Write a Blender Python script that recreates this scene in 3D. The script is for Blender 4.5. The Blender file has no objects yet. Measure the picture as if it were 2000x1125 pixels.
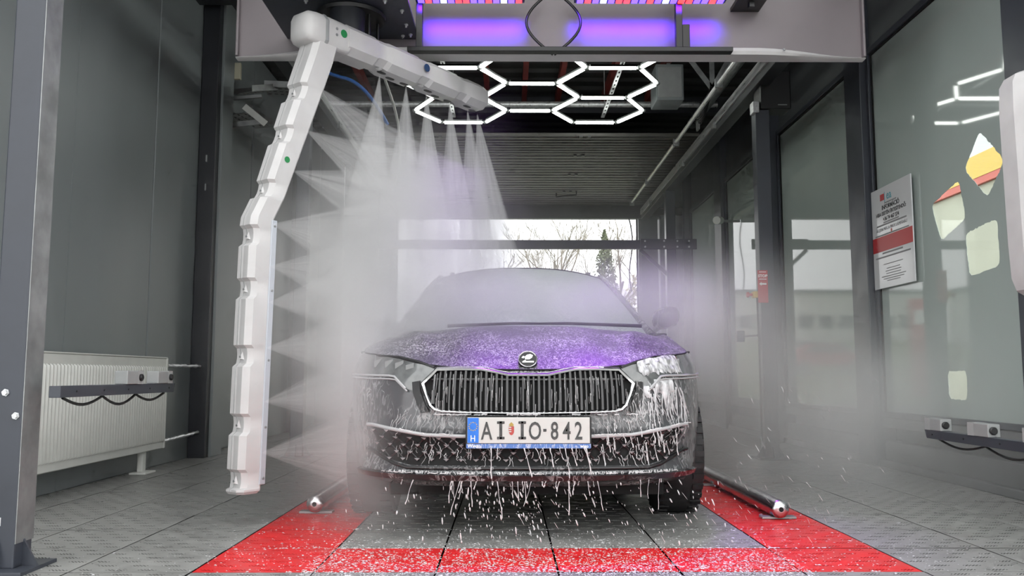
import bpy, bmesh, math, random
from mathutils import Vector, Matrix, noise as mnoise
from mathutils.bvhtree import BVHTree

R = math.radians
sc = bpy.context.scene
col = sc.collection

# ------------------------------------------------------------------ camera
CAM_H = 0.71
FOC = 1650.0                      # focal length in pixels of the 2000 px frame
cam_d = bpy.data.cameras.new('camera')
cam_d.sensor_width = 36.0
cam_d.lens = 36.0 * FOC / 2000.0
cam_d.clip_start = 0.05
cam_d.clip_end = 600
cam = bpy.data.objects.new('camera', cam_d)
col.objects.link(cam)
cam.location = (0, 0, CAM_H)
cam.rotation_euler = (R(90) + math.atan(169.5 / FOC), 0, -math.atan(8 / FOC))
sc.camera = cam

# ------------------------------------------------------------------ world: flat overcast sky
wd = bpy.data.worlds.new('overcast_sky')
sc.world = wd
wd.use_nodes = True
wt = wd.node_tree
wt.nodes.clear()
w_out = wt.nodes.new('ShaderNodeOutputWorld')
w_bg = wt.nodes.new('ShaderNodeBackground')
w_tc = wt.nodes.new('ShaderNodeTexCoord')
w_ns = wt.nodes.new('ShaderNodeTexNoise')
w_ns.inputs['Scale'].default_value = 2.2
w_ns.inputs['Detail'].default_value = 4
w_cr = wt.nodes.new('ShaderNodeValToRGB')
w_cr.color_ramp.elements[0].position = 0.3
w_cr.color_ramp.elements[0].color = (0.86, 0.88, 0.90, 1)
w_cr.color_ramp.elements[1].position = 0.7
w_cr.color_ramp.elements[1].color = (1.0, 1.0, 0.98, 1)
wt.links.new(w_tc.outputs['Generated'], w_ns.inputs['Vector'])
wt.links.new(w_ns.outputs['Fac'], w_cr.inputs['Fac'])
wt.links.new(w_cr.outputs['Color'], w_bg.inputs['Color'])
w_bg.inputs['Strength'].default_value = 2.75
wt.links.new(w_bg.outputs['Background'], w_out.inputs['Surface'])

# ------------------------------------------------------------------ exposure / colour / render quality
sc.view_settings.view_transform = 'Standard'
sc.view_settings.look = 'None'
sc.view_settings.gamma = 1.0
sc.view_settings.use_curve_mapping = False
sc.view_settings.exposure = 0.0
cy = sc.cycles
cy.use_denoising = True
cy.max_bounces = 5
cy.diffuse_bounces = 2
cy.glossy_bounces = 2
cy.transmission_bounces = 4
cy.transparent_max_bounces = 16
cy.volume_bounces = 2
cy.volume_step_rate = 1.5
cy.volume_max_steps = 48
cy.use_adaptive_sampling = True
cy.adaptive_threshold = 0.08
cy.adaptive_min_samples = 10
cy.use_light_tree = False
cy.sample_clamp_indirect = 4.0
cy.caustics_reflective = False
cy.caustics_refractive = False

# ------------------------------------------------------------------ materials
def new_mat(name):
    m = bpy.data.materials.new(name)
    m.use_nodes = True
    return m, m.node_tree, m.node_tree.nodes['Principled BSDF']

def mat(name, rgb, rough=0.5, metal=0.0, spec=0.5, var=0.0, vscale=6.0, bump=0.0, bscale=60.0,
        coat=0.0, emit=None, estr=0.0, rvar=0.0, stretch=(1, 1, 1), alpha=1.0):
    m, t, b = new_mat(name)
    b.inputs['Base Color'].default_value = (*rgb, 1)
    b.inputs['Roughness'].default_value = rough
    b.inputs['Metallic'].default_value = metal
    b.inputs['Specular IOR Level'].default_value = spec
    b.inputs['Coat Weight'].default_value = coat
    b.inputs['Coat Roughness'].default_value = 0.05
    b.inputs['Alpha'].default_value = alpha
    if emit:
        b.inputs['Emission Color'].default_value = (*emit, 1)
        b.inputs['Emission Strength'].default_value = estr
    tc = None
    if var > 0 or bump > 0 or rvar > 0:
        tc = t.nodes.new('ShaderNodeTexCoord')
        mp = t.nodes.new('ShaderNodeMapping')
        mp.inputs['Scale'].default_value = stretch
        t.links.new(tc.outputs['Object'], mp.inputs['Vector'])
    if var > 0 or rvar > 0:
        n = t.nodes.new('ShaderNodeTexNoise')
        n.inputs['Scale'].default_value = vscale
        n.inputs['Detail'].default_value = 6
        t.links.new(mp.outputs['Vector'], n.inputs['Vector'])
        if var > 0:
            cr = t.nodes.new('ShaderNodeValToRGB')
            cr.color_ramp.elements[0].position = 0.3
            cr.color_ramp.elements[1].position = 0.7
            cr.color_ramp.elements[0].color = (*[c * (1 - var) for c in rgb], 1)
            cr.color_ramp.elements[1].color = (*[min(1, c * (1 + var)) for c in rgb], 1)
            t.links.new(n.outputs['Fac'], cr.inputs['Fac'])
            t.links.new(cr.outputs['Color'], b.inputs['Base Color'])
        if rvar > 0:
            mr = t.nodes.new('ShaderNodeMapRange')
            mr.inputs['From Min'].default_value = 0.3
            mr.inputs['From Max'].default_value = 0.7
            mr.inputs['To Min'].default_value = max(0, rough - rvar)
            mr.inputs['To Max'].default_value = rough + rvar
            t.links.new(n.outputs['Fac'], mr.inputs['Value'])
            t.links.new(mr.outputs['Result'], b.inputs['Roughness'])
    if bump > 0:
        n2 = t.nodes.new('ShaderNodeTexNoise')
        n2.inputs['Scale'].default_value = bscale
        n2.inputs['Detail'].default_value = 3
        t.links.new(mp.outputs['Vector'], n2.inputs['Vector'])
        bp = t.nodes.new('ShaderNodeBump')
        bp.inputs['Strength'].default_value = bump
        bp.inputs['Distance'].default_value = 0.01
        t.links.new(n2.outputs['Fac'], bp.inputs['Height'])
        t.links.new(bp.outputs['Normal'], b.inputs['Normal'])
    return m

def clear_glass(name, tint=(0.9, 0.95, 0.93)):
    m, t, b = new_mat(name)
    t.nodes.remove(b)
    o = t.nodes['Material Output']
    tr = t.nodes.new('ShaderNodeBsdfTransparent')
    tr.inputs['Color'].default_value = (*tint, 1)
    gl = t.nodes.new('ShaderNodeBsdfGlossy')
    gl.inputs['Roughness'].default_value = 0.02
    mx = t.nodes.new('ShaderNodeMixShader')
    mx.inputs['Fac'].default_value = 0.07
    t.links.new(tr.outputs[0], mx.inputs[1])
    t.links.new(gl.outputs[0], mx.inputs[2])
    t.links.new(mx.outputs[0], o.inputs['Surface'])
    return m

M = {}
M['wall'] = mat('wall_panel_grey', (0.222, 0.245, 0.252), 0.42, spec=0.4, var=0.10, vscale=1.3, rvar=0.06, stretch=(1, 1, 0.35))
M['wall_dark'] = mat('wall_dark_grey', (0.075, 0.08, 0.085), 0.5, var=0.1, vscale=2)
M['anthracite'] = mat('anthracite_paint', (0.045, 0.050, 0.064), 0.38, spec=0.5, var=0.12, vscale=5, rvar=0.06)
M['anthracite_dark'] = mat('dark_anthracite_paint', (0.022, 0.024, 0.030), 0.42, var=0.1, vscale=4)
M['galv'] = mat('galvanised_steel', (0.62, 0.63, 0.64), 0.36, 0.6, var=0.22, vscale=14, rvar=0.1, stretch=(3, 0.4, 3))
M['galv_dull'] = mat('dull_galvanised_steel', (0.32, 0.33, 0.33), 0.5, 0.7, var=0.25, vscale=9)
M['chrome'] = mat('chrome', (0.82, 0.82, 0.83), 0.12, 1.0)
M['steel'] = mat('stainless_steel', (0.62, 0.62, 0.63), 0.24, 1.0, var=0.15, vscale=10, bump=0.1, bscale=90)
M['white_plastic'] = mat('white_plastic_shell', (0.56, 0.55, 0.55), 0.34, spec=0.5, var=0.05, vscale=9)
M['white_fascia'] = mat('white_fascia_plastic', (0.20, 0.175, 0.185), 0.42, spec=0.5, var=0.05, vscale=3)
M['white_enamel'] = mat('white_enamel', (0.74, 0.75, 0.71), 0.35, var=0.04, vscale=8)
M['grey_plastic'] = mat('light_grey_plastic', (0.30, 0.31, 0.31), 0.45, var=0.08, vscale=10)
M['black'] = mat('black_plastic', (0.012, 0.012, 0.013), 0.4)
M['rubber'] = mat('black_rubber', (0.018, 0.018, 0.019), 0.65, var=0.3, vscale=20, bump=0.2, bscale=60)
M['matt_black'] = mat('matt_black', (0.008, 0.008, 0.008), 0.9)
M['tile_grey'] = mat('grey_plastic_grating', (0.275, 0.275, 0.265), 0.36, spec=0.5, var=0.18, vscale=7, rvar=0.12, bump=0.12, bscale=45)
M['tile_red'] = mat('red_plastic_grating', (0.72, 0.022, 0.026), 0.36, spec=0.5, var=0.14, vscale=7, rvar=0.1, bump=0.12, bscale=45)
M['pit'] = mat('drain_pit_concrete', (0.02, 0.02, 0.02), 0.8)
M['concrete'] = mat('pale_concrete', (0.34, 0.34, 0.32), 0.7, var=0.15, vscale=1.2, bump=0.1)
M['kerb'] = mat('grey_kerb', (0.16, 0.165, 0.165), 0.5, var=0.12, vscale=4)
M['ceiling'] = mat('dark_ceiling_sheet', (0.035, 0.036, 0.036), 0.6, var=0.15, vscale=3)
M['red_primer'] = mat('red_primer_steel', (0.17, 0.025, 0.02), 0.6, var=0.2, vscale=4)
M['door_panel'] = mat('overhead_door_panel', (0.115, 0.11, 0.10), 0.42, var=0.12, vscale=3)
M['film'] = mat('frosted_window_film', (0.42, 0.485, 0.455), 0.04, spec=0.75, var=0.07, vscale=0.8, stretch=(1, 1, 0.5))
M['glass'] = clear_glass('clear_window_glass')
M['tube_light'] = mat('lit_white_tube', (0.9, 0.9, 0.9), 0.4, emit=(0.95, 1.0, 0.93), estr=9.0)
M['green_dot'] = mat('green_sticker', (0.01, 0.22, 0.06), 0.5)
M['blue_dot'] = mat('dark_blue_sticker', (0.015, 0.05, 0.13), 0.5)
M['red_sign'] = mat('red_sign_vinyl', (0.48, 0.02, 0.025), 0.35)
M['sign_white'] = mat('white_sign_board', (0.66, 0.67, 0.68), 0.12, spec=0.5)
M['ink'] = mat('dark_print', (0.03, 0.03, 0.035), 0.5)
M['ink_grey'] = mat('grey_print', (0.25, 0.25, 0.26), 0.5)
M['ink_white'] = mat('white_print', (0.85, 0.85, 0.85), 0.5)
M['ink_teal'] = mat('teal_print', (0.10, 0.33, 0.40), 0.5)
M['yellow'] = mat('yellow_plastic', (0.65, 0.42, 0.02), 0.4)
M['red_plastic'] = mat('red_plastic_button', (0.5, 0.015, 0.012), 0.35)
M['cream'] = mat('cream_plastic', (0.5, 0.48, 0.36), 0.5)
M['blue_hose'] = mat('blue_hose', (0.02, 0.12, 0.42), 0.35)

# ------------------------------------------------------------------ mesh helpers
class MB:
    def __init__(s):
        s.v = []; s.f = []
    def add(s, vs, fs):
        b = len(s.v)
        s.v.extend(Vector(p) for p in vs)
        s.f.extend([tuple(i + b for i in f) for f in fs])
        return s
    def box(s, x0, x1, y0, y1, z0, z1):
        vs = [(x, y, z) for x in (x0, x1) for y in (y0, y1) for z in (z0, z1)]
        return s.add(vs, [(0, 1, 3, 2), (4, 6, 7, 5), (0, 4, 5, 1), (2, 3, 7, 6), (0, 2, 6, 4), (1, 5, 7, 3)])
    def obox(s, c, ax, ay, az):
        c, ax, ay, az = Vector(c), Vector(ax), Vector(ay), Vector(az)
        vs = [c + i * ax + j * ay + k * az for i in (-1, 1) for j in (-1, 1) for k in (-1, 1)]
        return s.add(vs, [(0, 1, 3, 2), (4, 6, 7, 5), (0, 4, 5, 1), (2, 3, 7, 6), (0, 2, 6, 4), (1, 5, 7, 3)])
    def bar(s, a, b, w, h, up=(0, 0, 1)):
        a, b = Vector(a), Vector(b)
        d = (b - a)
        L = d.length; d.normalize()
        up = Vector(up)
        if abs(d.dot(up)) > 0.98:
            up = Vector((1, 0, 0))
        sx = d.cross(up).normalized(); u = sx.cross(d).normalized()
        return s.obox((a + b) / 2, d * L / 2, sx * w / 2, u * h / 2)
    def tube(s, pts, r, n=8, cap=True, closed=False):
        pts = [Vector(p) for p in pts]
        m = len(pts)
        rs = r if isinstance(r, (list, tuple)) else [r] * m
        ref = None
        rings = []
        for i in range(m):
            if closed:
                d = pts[(i + 1) % m] - pts[i - 1]
            else:
                d = pts[min(i + 1, m - 1)] - pts[max(i - 1, 0)]
            if d.length < 1e-9:
                d = Vector((0, 0, 1))
            d.normalize()
            if ref is None:
                ref = Vector((0, 0, 1)) if abs(d.z) < 0.9 else Vector((1, 0, 0))
            a = (ref - d * ref.dot(d))
            if a.length < 1e-6:
                a = d.orthogonal()
            a.normalize(); ref = a
            b = d.cross(a)
            rings.append([pts[i] + (a * math.cos(k * 2 * math.pi / n) + b * math.sin(k * 2 * math.pi / n)) * rs[i] for k in range(n)])
        vs = [p for rg in rings for p in rg]
        fs = []
        last = m if closed else m - 1
        for i in range(last):
            j = (i + 1) % m
            for k in range(n):
                k2 = (k + 1) % n
                fs.append((i * n + k, i * n + k2, j * n + k2, j * n + k))
        if cap and not closed:
            fs.append(tuple(reversed(range(n))))
            fs.append(tuple((m - 1) * n + k for k in range(n)))
        return s.add(vs, fs)
    def rings(s, rings, cap=True, closed=True):
        n = len(rings[0])
        vs = [p for rg in rings for p in rg]
        fs = []
        for i in range(len(rings) - 1):
            for k in range(n if closed else n - 1):
                k2 = (k + 1) % n
                fs.append((i * n + k, i * n + k2, (i + 1) * n + k2, (i + 1) * n + k))
        if cap and closed:
            fs.append(tuple(reversed(range(n))))
            fs.append(tuple((len(rings) - 1) * n + k for k in range(n)))
        return s.add(vs, fs)
    def lathe(s, prof, o, axis, n=24):
        axis = Vector(axis).normalized()
        a = axis.orthogonal().normalized(); b = axis.cross(a)
        o = Vector(o)
        rg = [[o + axis * h + (a * math.cos(k * 2 * math.pi / n) + b * math.sin(k * 2 * math.pi / n)) * max(r, 1e-4) for k in range(n)] for r, h in prof]
        return s.rings(rg)
    def prism(s, poly, ext):
        n = len(poly)
        e = Vector(ext)
        p = [Vector(q) for q in poly]
        vs = p + [q + e for q in p]
        fs = [tuple(reversed(range(n))), tuple(range(n, 2 * n))]
        for k in range(n):
            k2 = (k + 1) % n
            fs.append((k, k2, n + k2, n + k))
        return s.add(vs, fs)
    def grid(s, fn, nu, nv):
        vs = [fn(i / nu, j / nv) for i in range(nu + 1) for j in range(nv + 1)]
        fs = [(i * (nv + 1) + j, (i + 1) * (nv + 1) + j, (i + 1) * (nv + 1) + j + 1, i * (nv + 1) + j + 1) for i in range(nu) for j in range(nv)]
        return s.add(vs, fs)
    def blob(s, c, rx, ry, rz, n=6, m=4, axis=None):
        c = Vector(c)
        q = Vector((0, 0, 1)).rotation_difference(Vector(axis)) if axis is not None else None
        vs = []
        top = Vector((0, 0, rz)); bot = Vector((0, 0, -rz))
        pts = [top]
        for i in range(1, m):
            th = math.pi * i / m
            for k in range(n):
                ph = 2 * math.pi * k / n
                pts.append(Vector((rx * math.sin(th) * math.cos(ph), ry * math.sin(th) * math.sin(ph), rz * math.cos(th))))
        pts.append(bot)
        if q:
            pts = [q @ p for p in pts]
        fs = []
        for k in range(n):
            fs.append((0, 1 + k, 1 + (k + 1) % n))
        for i in range(m - 2):
            for k in range(n):
                a = 1 + i * n; k2 = (k + 1) % n
                fs.append((a + k, a + n + k, a + n + k2, a + k2))
        L = len(pts) - 1
        a = 1 + (m - 2) * n
        for k in range(n):
            fs.append((L, a + (k + 1) % n, a + k))
        return s.add([c + p for p in pts], fs)
    def mesh(s, name, org=(0, 0, 0), smooth=None, fix=True):
        o = Vector(org)
        me = bpy.data.meshes.new(name)
        me.from_pydata([p - o for p in s.v], [], s.f)
        if fix:
            bm = bmesh.new(); bm.from_mesh(me)
            bmesh.ops.recalc_face_normals(bm, faces=bm.faces)
            bm.to_mesh(me); bm.free()
        if smooth is not None:
            me.polygons.foreach_set('use_smooth', [True] * len(me.polygons))
            if smooth < 180:
                me.set_sharp_from_angle(angle=R(smooth))
        me.update()
        return me
    def build(s, name, m, parent=None, smooth=None, bevel=0.0, org=None, fix=True, seg=2):
        if org is None:
            org = root_org(parent)
        me = s.mesh(name, org, smooth, fix)
        return link(name, me, m, parent, org, bevel, seg)

def root_org(p):
    if p is None:
        return Vector((0, 0, 0))
    while p.parent:
        p = p.parent
    return Vector(p.location)

def link(name, me, m, parent=None, org=(0, 0, 0), bevel=0.0, seg=2):
    o = bpy.data.objects.new(name, me)
    col.objects.link(o)
    if m is not None and not me.materials:
        me.materials.append(M[m] if isinstance(m, str) else m)
    if parent:
        o.parent = parent
    else:
        o.location = org
    if bevel > 0:
        b = o.modifiers.new('bevel', 'BEVEL')
        b.width = bevel; b.segments = seg; b.limit_method = 'ANGLE'; b.angle_limit = R(40)
    return o

def tag(o, label=None, cat=None, group=None, kind=None):
    if label: o['label'] = label
    if cat: o['category'] = cat
    if group: o['group'] = group
    if kind: o['kind'] = kind
    return o

def thing(name, loc, label, cat, group=None):
    o = bpy.data.objects.new(name, None)
    o.empty_display_size = 0.1
    col.objects.link(o)
    o.location = loc
    return tag(o, label, cat, group)

def struct(name, mb, m, org=(0, 0, 0), bevel=0.0, label=None, smooth=None):
    o = mb.build(name, m, None, smooth, bevel, org)
    o['kind'] = 'structure'
    if label: o['label'] = label
    return o

def copy_tree(o, parent=None):
    c = o.copy(); col.objects.link(c); c.parent = parent
    for ch in o.children:
        copy_tree(ch, c)
    return c

def fill2d(name, loops, thick, to3d):
    """planar plate with holes: loops[0] outline, others holes; to3d maps (u, v, w)"""
    cu = bpy.data.curves.new(name, 'CURVE')
    cu.dimensions = '2D'; cu.fill_mode = 'BOTH'; cu.extrude = thick / 2
    for lp in loops:
        sp = cu.splines.new('POLY')
        sp.points.add(len(lp) - 1)
        for i, (u, v) in enumerate(lp):
            sp.points[i].co = (u, v, 0, 1)
        sp.use_cyclic_u = True
    ob = bpy.data.objects.new(name, cu)
    col.objects.link(ob)
    dg = bpy.context.evaluated_depsgraph_get()
    me = bpy.data.meshes.new_from_object(ob.evaluated_get(dg))
    bpy.data.objects.remove(ob); bpy.data.curves.remove(cu)
    for v in me.vertices:
        v.co = to3d(v.co.x, v.co.y, v.co.z)
    me.update()
    me.name = name
    return me

def text_mesh(name, body, size, to3d, align='CENTER', extrude=0.0005, bold=0.0, squeeze=1.0):
    cu = bpy.data.curves.new(name, 'FONT')
    cu.body = body; cu.size = size; cu.align_x = align; cu.extrude = extrude; cu.offset = bold
    cu.resolution_u = 3
    ob = bpy.data.objects.new(name, cu)
    col.objects.link(ob)
    dg = bpy.context.evaluated_depsgraph_get()
    me = bpy.data.meshes.new_from_object(ob.evaluated_get(dg))
    bpy.data.objects.remove(ob); bpy.data.curves.remove(cu)
    me.materials.clear()
    for v in me.vertices:
        v.co = to3d(v.co.x * squeeze, v.co.y, v.co.z)
    me.update()
    me.name = name
    return me
# ================================================================== SETTING
XL, XR = -2.75, 2.95          # inner wall planes
Y0, Y1 = 2.45, 14.0           # entrance and far end
ZC = 4.25

# outside ground (concrete apron in front, road behind)
struct('ground', MB().box(-9, 9, -12, Y0 - 0.02, -0.12, -0.015), 'concrete', label='pale concrete apron in front of the wash bay')

# ---- floor: dark drain slab + grating tiles
floor = struct('floor', MB().box(XL - 0.1, XR + 0.2, Y0, Y1 + 0.2, -0.16, -0.10), 'pit', label='perforated grey and red plastic grating floor of the wash bay')
TX, TY = 0.4425, 0.42
FX0, FY0 = -1.145, 3.145      # outer left front corner of the red frame

def slot_tile(name, dens=1.0):
    g = 0.004
    W, H = TX - g, TY - g
    loops = [[(g, g), (W, g), (W, H), (g, H)]]
    gx, gy = 0.118 / dens, 0.070 / dens
    row = 0
    y = 0.035
    L, wd = 0.030, 0.0050
    dx, dy = math.cos(R(-45)), math.sin(R(-45))
    nx, ny = -dy, dx
    while y < H - 0.02:
        x = 0.035 + (0.5 * gx if row % 2 else 0.0)
        while x < W - 0.02:
            for k in range(6):
                cx_ = x + (k - 2.5) * 0.0125
                cy_ = y
                l = L * (0.45 if k in (0, 5) else 1.0) / 2
                p = []
                ok = True
                for a, b in ((-1, -1), (1, -1), (1, 1), (-1, 1)):
                    u = cx_ + a * l * dx + b * wd / 2 * nx
                    v = cy_ + a * l * dy + b * wd / 2 * ny
                    if not (g + 0.006 < u < W - 0.006 and g + 0.006 < v < H - 0.006):
                        ok = False
                    p.append((u, v))
                if ok:
                    loops.append(p)
            x += gx
        y += gy
        row += 1
    return fill2d(name, loops, 0.0016, lambda u, v, w: Vector((u - TX / 2, v - TY / 2, w - 0.0008)))

tile_a = slot_tile('tile'); tile_a.materials.append(M['tile_grey'])
tile_r = tile_a.copy(); tile_r.materials.clear(); tile_r.materials.append(M['tile_red'])
rnd = random.Random(3)
far = MB()
n_tiles = 0
ix0 = math.floor((XL - FX0) / TX); ix1 = math.ceil((XR - FX0) / TX)
for iy in range(-2, 27):
    for ix in range(ix0, ix1 + 1):
        cx_ = FX0 + (ix + 0.5) * TX; cy_ = FY0 + (iy + 0.5) * TY
        if cx_ + TX / 2 < XL or cx_ - TX / 2 > XR or cy_ - TY / 2 < Y0 - 0.3 or cy_ > Y1:
            continue
        red = (iy == 0 and 0 <= ix <= 5) or (iy > 0 and ix in (0, 5) and iy < 26)
        if iy >= 17:
            far.box(cx_ - TX / 2 + .003, cx_ + TX / 2 - .003, cy_ - TY / 2 + .003, cy_ + TY / 2 - .003, -0.022, 0)
            continue
        o = link('tile', tile_r if red else tile_a, None, floor)
        o.location = (cx_, cy_, rnd.uniform(-0.001, 0.001))
        if ix > 2:
            o.scale = (-1, 1, 1)
        n_tiles += 1
ft = far.build('tile', 'tile_grey', floor); ft['kind'] = 'stuff'

# ---- left wall: sandwich panels with seams, pilaster, skirting
wl = struct('wall_left', MB().box(XL - 0.25, XL - 0.06, Y0, Y1, -0.1, ZC), 'wall_dark', label='dark grey sandwich panel wall on the left of the bay')
yy = Y0
for k, y2 in enumerate((4.05, 5.25, 6.46, 7.36, 8.9, 10.4, 12.2, Y1)):
    MB().box(XL - 0.07, XL + (0.0 if k % 2 else -0.004), yy + 0.004, y2 - 0.004, 0.0, ZC - 0.05).build('wall_panel', 'wall', wl, bevel=0.006)
    yy = y2
def pilaster(par, x0, x1, y0, y1, name='pillar', m='anthracite_dark'):
    b = MB()
    b.box(x0, x1, y0, y1, 0.0, ZC - 0.05)
    return b.build(name, m, par, bevel=0.006)
pilaster(wl, XL, -2.60, 7.36, 7.70)
MB().box(-2.60, -2.575, 7.44, 7.72, 0, ZC - .06).build('pillar_flange', 'wall', wl, bevel=0.004)
pilaster(wl, XL, -2.62, 10.6, 10.9)
for (yy, zz) in ((7.352, 2.62), (7.352, 2.36)):
    MB().box(-2.68, -2.668, yy - 0.006, yy + 0.01, zz - 0.03, zz + 0.03).build('bracket_plate', 'galv_dull', wl)

# ---- right wall: kerb, mullions, header; windows hung between
wr = struct('wall_right', MB().box(XR + 0.10, XR + 0.25, Y0, Y1, -0.1, 0.38), 'kerb', label='low panelled base wall under the windows on the right')
MB().box(XR + 0.01, XR + 0.12, Y0, Y1, 0.0, 0.20).build('skirting', 'kerb', wr, bevel=0.008)
MB().box(XR - 0.04, XR + 0.12, Y0, Y1, 0.0, 0.055).build('skirting', 'kerb', wr, bevel=0.006)
MB().box(XR - 0.005, XR + 0.12, Y0, Y1, 0.30, 0.385).build('ledge', 'kerb', wr, bevel=0.008)
MB().box(XR + 0.02, XR + 0.2, Y0, Y1, 3.36, ZC - 0.05).build('header_panel', 'wall_dark', wr, bevel=0.006)
win_spans = ((4.74, 6.70), (7.02, 9.02), (9.64, 11.26), (11.62, 13.45), (2.6, 4.50))
mull = ((4.50, 4.74), (6.70, 7.02), (9.02, 9.64), (11.26, 11.62), (13.45, 14.0))
for (a, b) in mull:
    w = b - a
    if w > 0.45:
        MB().box(XR - 0.10, XR + 0.14, a, a + 0.13, 0, ZC - .06).build('pillar', 'anthracite', wr, bevel=0.006)
        MB().box(XR - 0.03, XR + 0.14, a + .13, b, 0, ZC - .06).build('pillar', 'wall', wr, bevel=0.006)
    else:
        MB().box(XR - 0.07, XR + 0.14, a, b, 0, ZC - .06).build('pillar', 'anthracite', wr, bevel=0.006)

def rounded(pts, r=0.03, n=5):
    out = []
    m = len(pts)
    for i in range(m):
        p0, p, p2 = Vector(pts[i - 1]), Vector(pts[i]), Vector(pts[(i + 1) % m])
        a = p + (p0 - p).normalized() * r; b = p + (p2 - p).normalized() * r
        for k in range(n + 1):
            t = k / n
            q = a * (1 - t) ** 2 + p * 2 * t * (1 - t) + b * t * t
            out.append((q.x, q.y))
    return out

def ragged(pts, amp, rs):
    rn = random.Random(rs)
    out = []
    m = len(pts)
    for i in range(m):
        a, b = pts[i], pts[(i + 1) % m]
        L = math.hypot(b[0] - a[0], b[1] - a[1])
        n = max(1, int(L / 0.012))
        for k in range(n):
            t = k / n
            out.append((a[0] + (b[0] - a[0]) * t + rn.uniform(-amp, amp), a[1] + (b[1] - a[1]) * t + rn.uniform(-amp, amp)))
    return out

cuts = [  # (y, z) outlines of the clear patches in the frosted film
    rounded([(5.165, 2.235), (4.925, 1.985), (5.12, 1.80), (5.365, 2.035)], 0.05),
    rounded([(5.44, 1.985), (5.375, 1.72), (5.70, 1.62), (5.81, 1.89)], 0.05),
    rounded([(5.035, 1.655), (5.03, 1.365), (5.37, 1.335), (5.40, 1.62)], 0.05),
    rounded([(5.47, 0.735), (5.48, 0.545), (5.70, 0.55), (5.71, 0.735)], 0.04),
]
for i, (a, b) in enumerate(win_spans):
    z0, z1 = 0.385, 3.36
    fr = MB()
    fr.box(XR - 0.02, XR + 0.05, a, a + 0.045, z0, z1)
    fr.box(XR - 0.02, XR + 0.05, b - 0.045, b, z0, z1)
    fr.box(XR - 0.02, XR + 0.05, a + 0.045, b - 0.045, z0, z0 + 0.04)
    fr.box(XR - 0.02, XR + 0.05, a + 0.045, b - 0.045, z1 - 0.05, z1)
    wn = struct('window_%d' % (i + 1), fr, 'anthracite', (XR, (a + b) / 2, z0), bevel=0.004, label='tall window with frosted grey-green film in the right wall')
    oz = (XR, (a + b) / 2, z0)
    gk = MB()
    gk.box(XR + 0.0, XR + 0.012, a + .045, a + .057, z0 + .04, z1 - .05)
    gk.box(XR + 0.0, XR + 0.012, b - .057, b - .045, z0 + .04, z1 - .05)
    gk.box(XR + 0.0, XR + 0.012, a + .057, b - .057, z1 - .062, z1 - .05)
    gk.build('gasket', 'matt_black', wn)
    yy0, yy1, zz0, zz1 = a + 0.045, b - 0.045, z0 + 0.04, z1 - 0.05
    loops = [[(yy0, zz0), (yy1, zz0), (yy1, zz1), (yy0, zz1)]]
    if i == 0:
        loops += [ragged(c, 0.004, 5 + k) for k, c in enumerate(cuts)]
    me = fill2d('film', loops, 0.002, lambda u, v, w: Vector((XR + 0.014 + w, u, v)) - Vector(oz))
    fo = link('film', me, 'film', wn)
    pn = MB().box(XR + 0.018, XR + 0.024, yy0, yy1, zz0, zz1).build('pane', 'glass', wn)
    if i == 0:   # red rim left round the cut-outs
        pass

# ---- ceiling, purlins, far wall
ce = struct('ceiling', MB().box(XL - 0.2, XR + 0.25, 3.9, Y1 + 0.2, ZC, ZC + 0.08), 'ceiling', label='dark corrugated metal roof over the bay')
for k in range(28):
    y = 5.6 + k * 0.30
    MB().prism([(XL, y, ZC), (XL, y + 0.04, ZC - 0.035), (XL, y + 0.13, ZC - 0.035), (XL, y + 0.17, ZC)], (XR - XL, 0, 0)).build('roof_rib', 'ceiling', ce)
for x in (-1.7, -0.95, -0.25, 0.2, 0.62, 1.2, 1.75):
    MB().box(x - 0.03, x + 0.03, 5.5, 10.6, ZC - 0.16, ZC - 0.04).build('purlin', 'red_primer', ce)
for y in (4.0, 7.2, 10.4):
    MB().box(XL, XR, y - 0.05, y + 0.05, ZC - 0.26, ZC - 0.05).build('roof_beam', 'anthracite_dark', ce)

DX0, DX1, DZ = -1.865, 2.18, 3.34
wb = MB()
wb.box(XL, DX0, Y1, Y1 + 0.2, 0, ZC); wb.box(DX1, 2.515, Y1, Y1 + 0.2, 0, ZC); wb.box(2.55, XR + 0.1, Y1, Y1 + 0.2, 0, ZC); wb.box(2.515, 2.55, Y1, Y1 + 0.2, 3.34, ZC); wb.box(DX0, DX1, Y1, Y1 + 0.2, DZ, ZC)
wbk = struct('wall_back', wb, 'wall', label='grey end wall around the open exit doorway')
MB().box(XL, XR, Y1 - 0.06, Y1, DZ + 0.03, DZ + 0.16).build('door_lintel', 'door_panel', wbk, bevel=0.01)
for x in (DX0 - 0.05, DX1 + 0.0):
    MB().box(x, x + 0.05, Y1 - 0.05, Y1 + 0.2, 0, DZ + 0.03).build('door_jamb', 'galv_dull', wbk)
# ================================================================== THE CAR
def lerp_pts(pts, x):
    if x <= pts[0][0]: return pts[0][1]
    for (a, b), (c, d) in zip(pts, pts[1:]):
        if x <= c:
            t = (x - a) / (c - a) if c > a else 0
            return b + (d - b) * t
    return pts[-1][1]

def sm_pts(pts, x):                       # smooth version
    if x <= pts[0][0]: return pts[0][1]
    if x >= pts[-1][0]: return pts[-1][1]
    for i in range(len(pts) - 1):
        a, b = pts[i]; c, d = pts[i + 1]
        if x <= c:
            t = (x - a) / (c - a)
            m0 = (d - pts[i - 1][1]) / (c - pts[i - 1][0]) * (c - a) if i > 0 else (d - b)
            m1 = (pts[i + 2][1] - b) / (pts[i + 2][0] - a) * (c - a) if i < len(pts) - 2 else (d - b)
            return (2 * t ** 3 - 3 * t * t + 1) * b + (t ** 3 - 2 * t * t + t) * m0 + (-2 * t ** 3 + 3 * t * t) * d + (t ** 3 - t * t) * m1
    return pts[-1][1]

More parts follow.
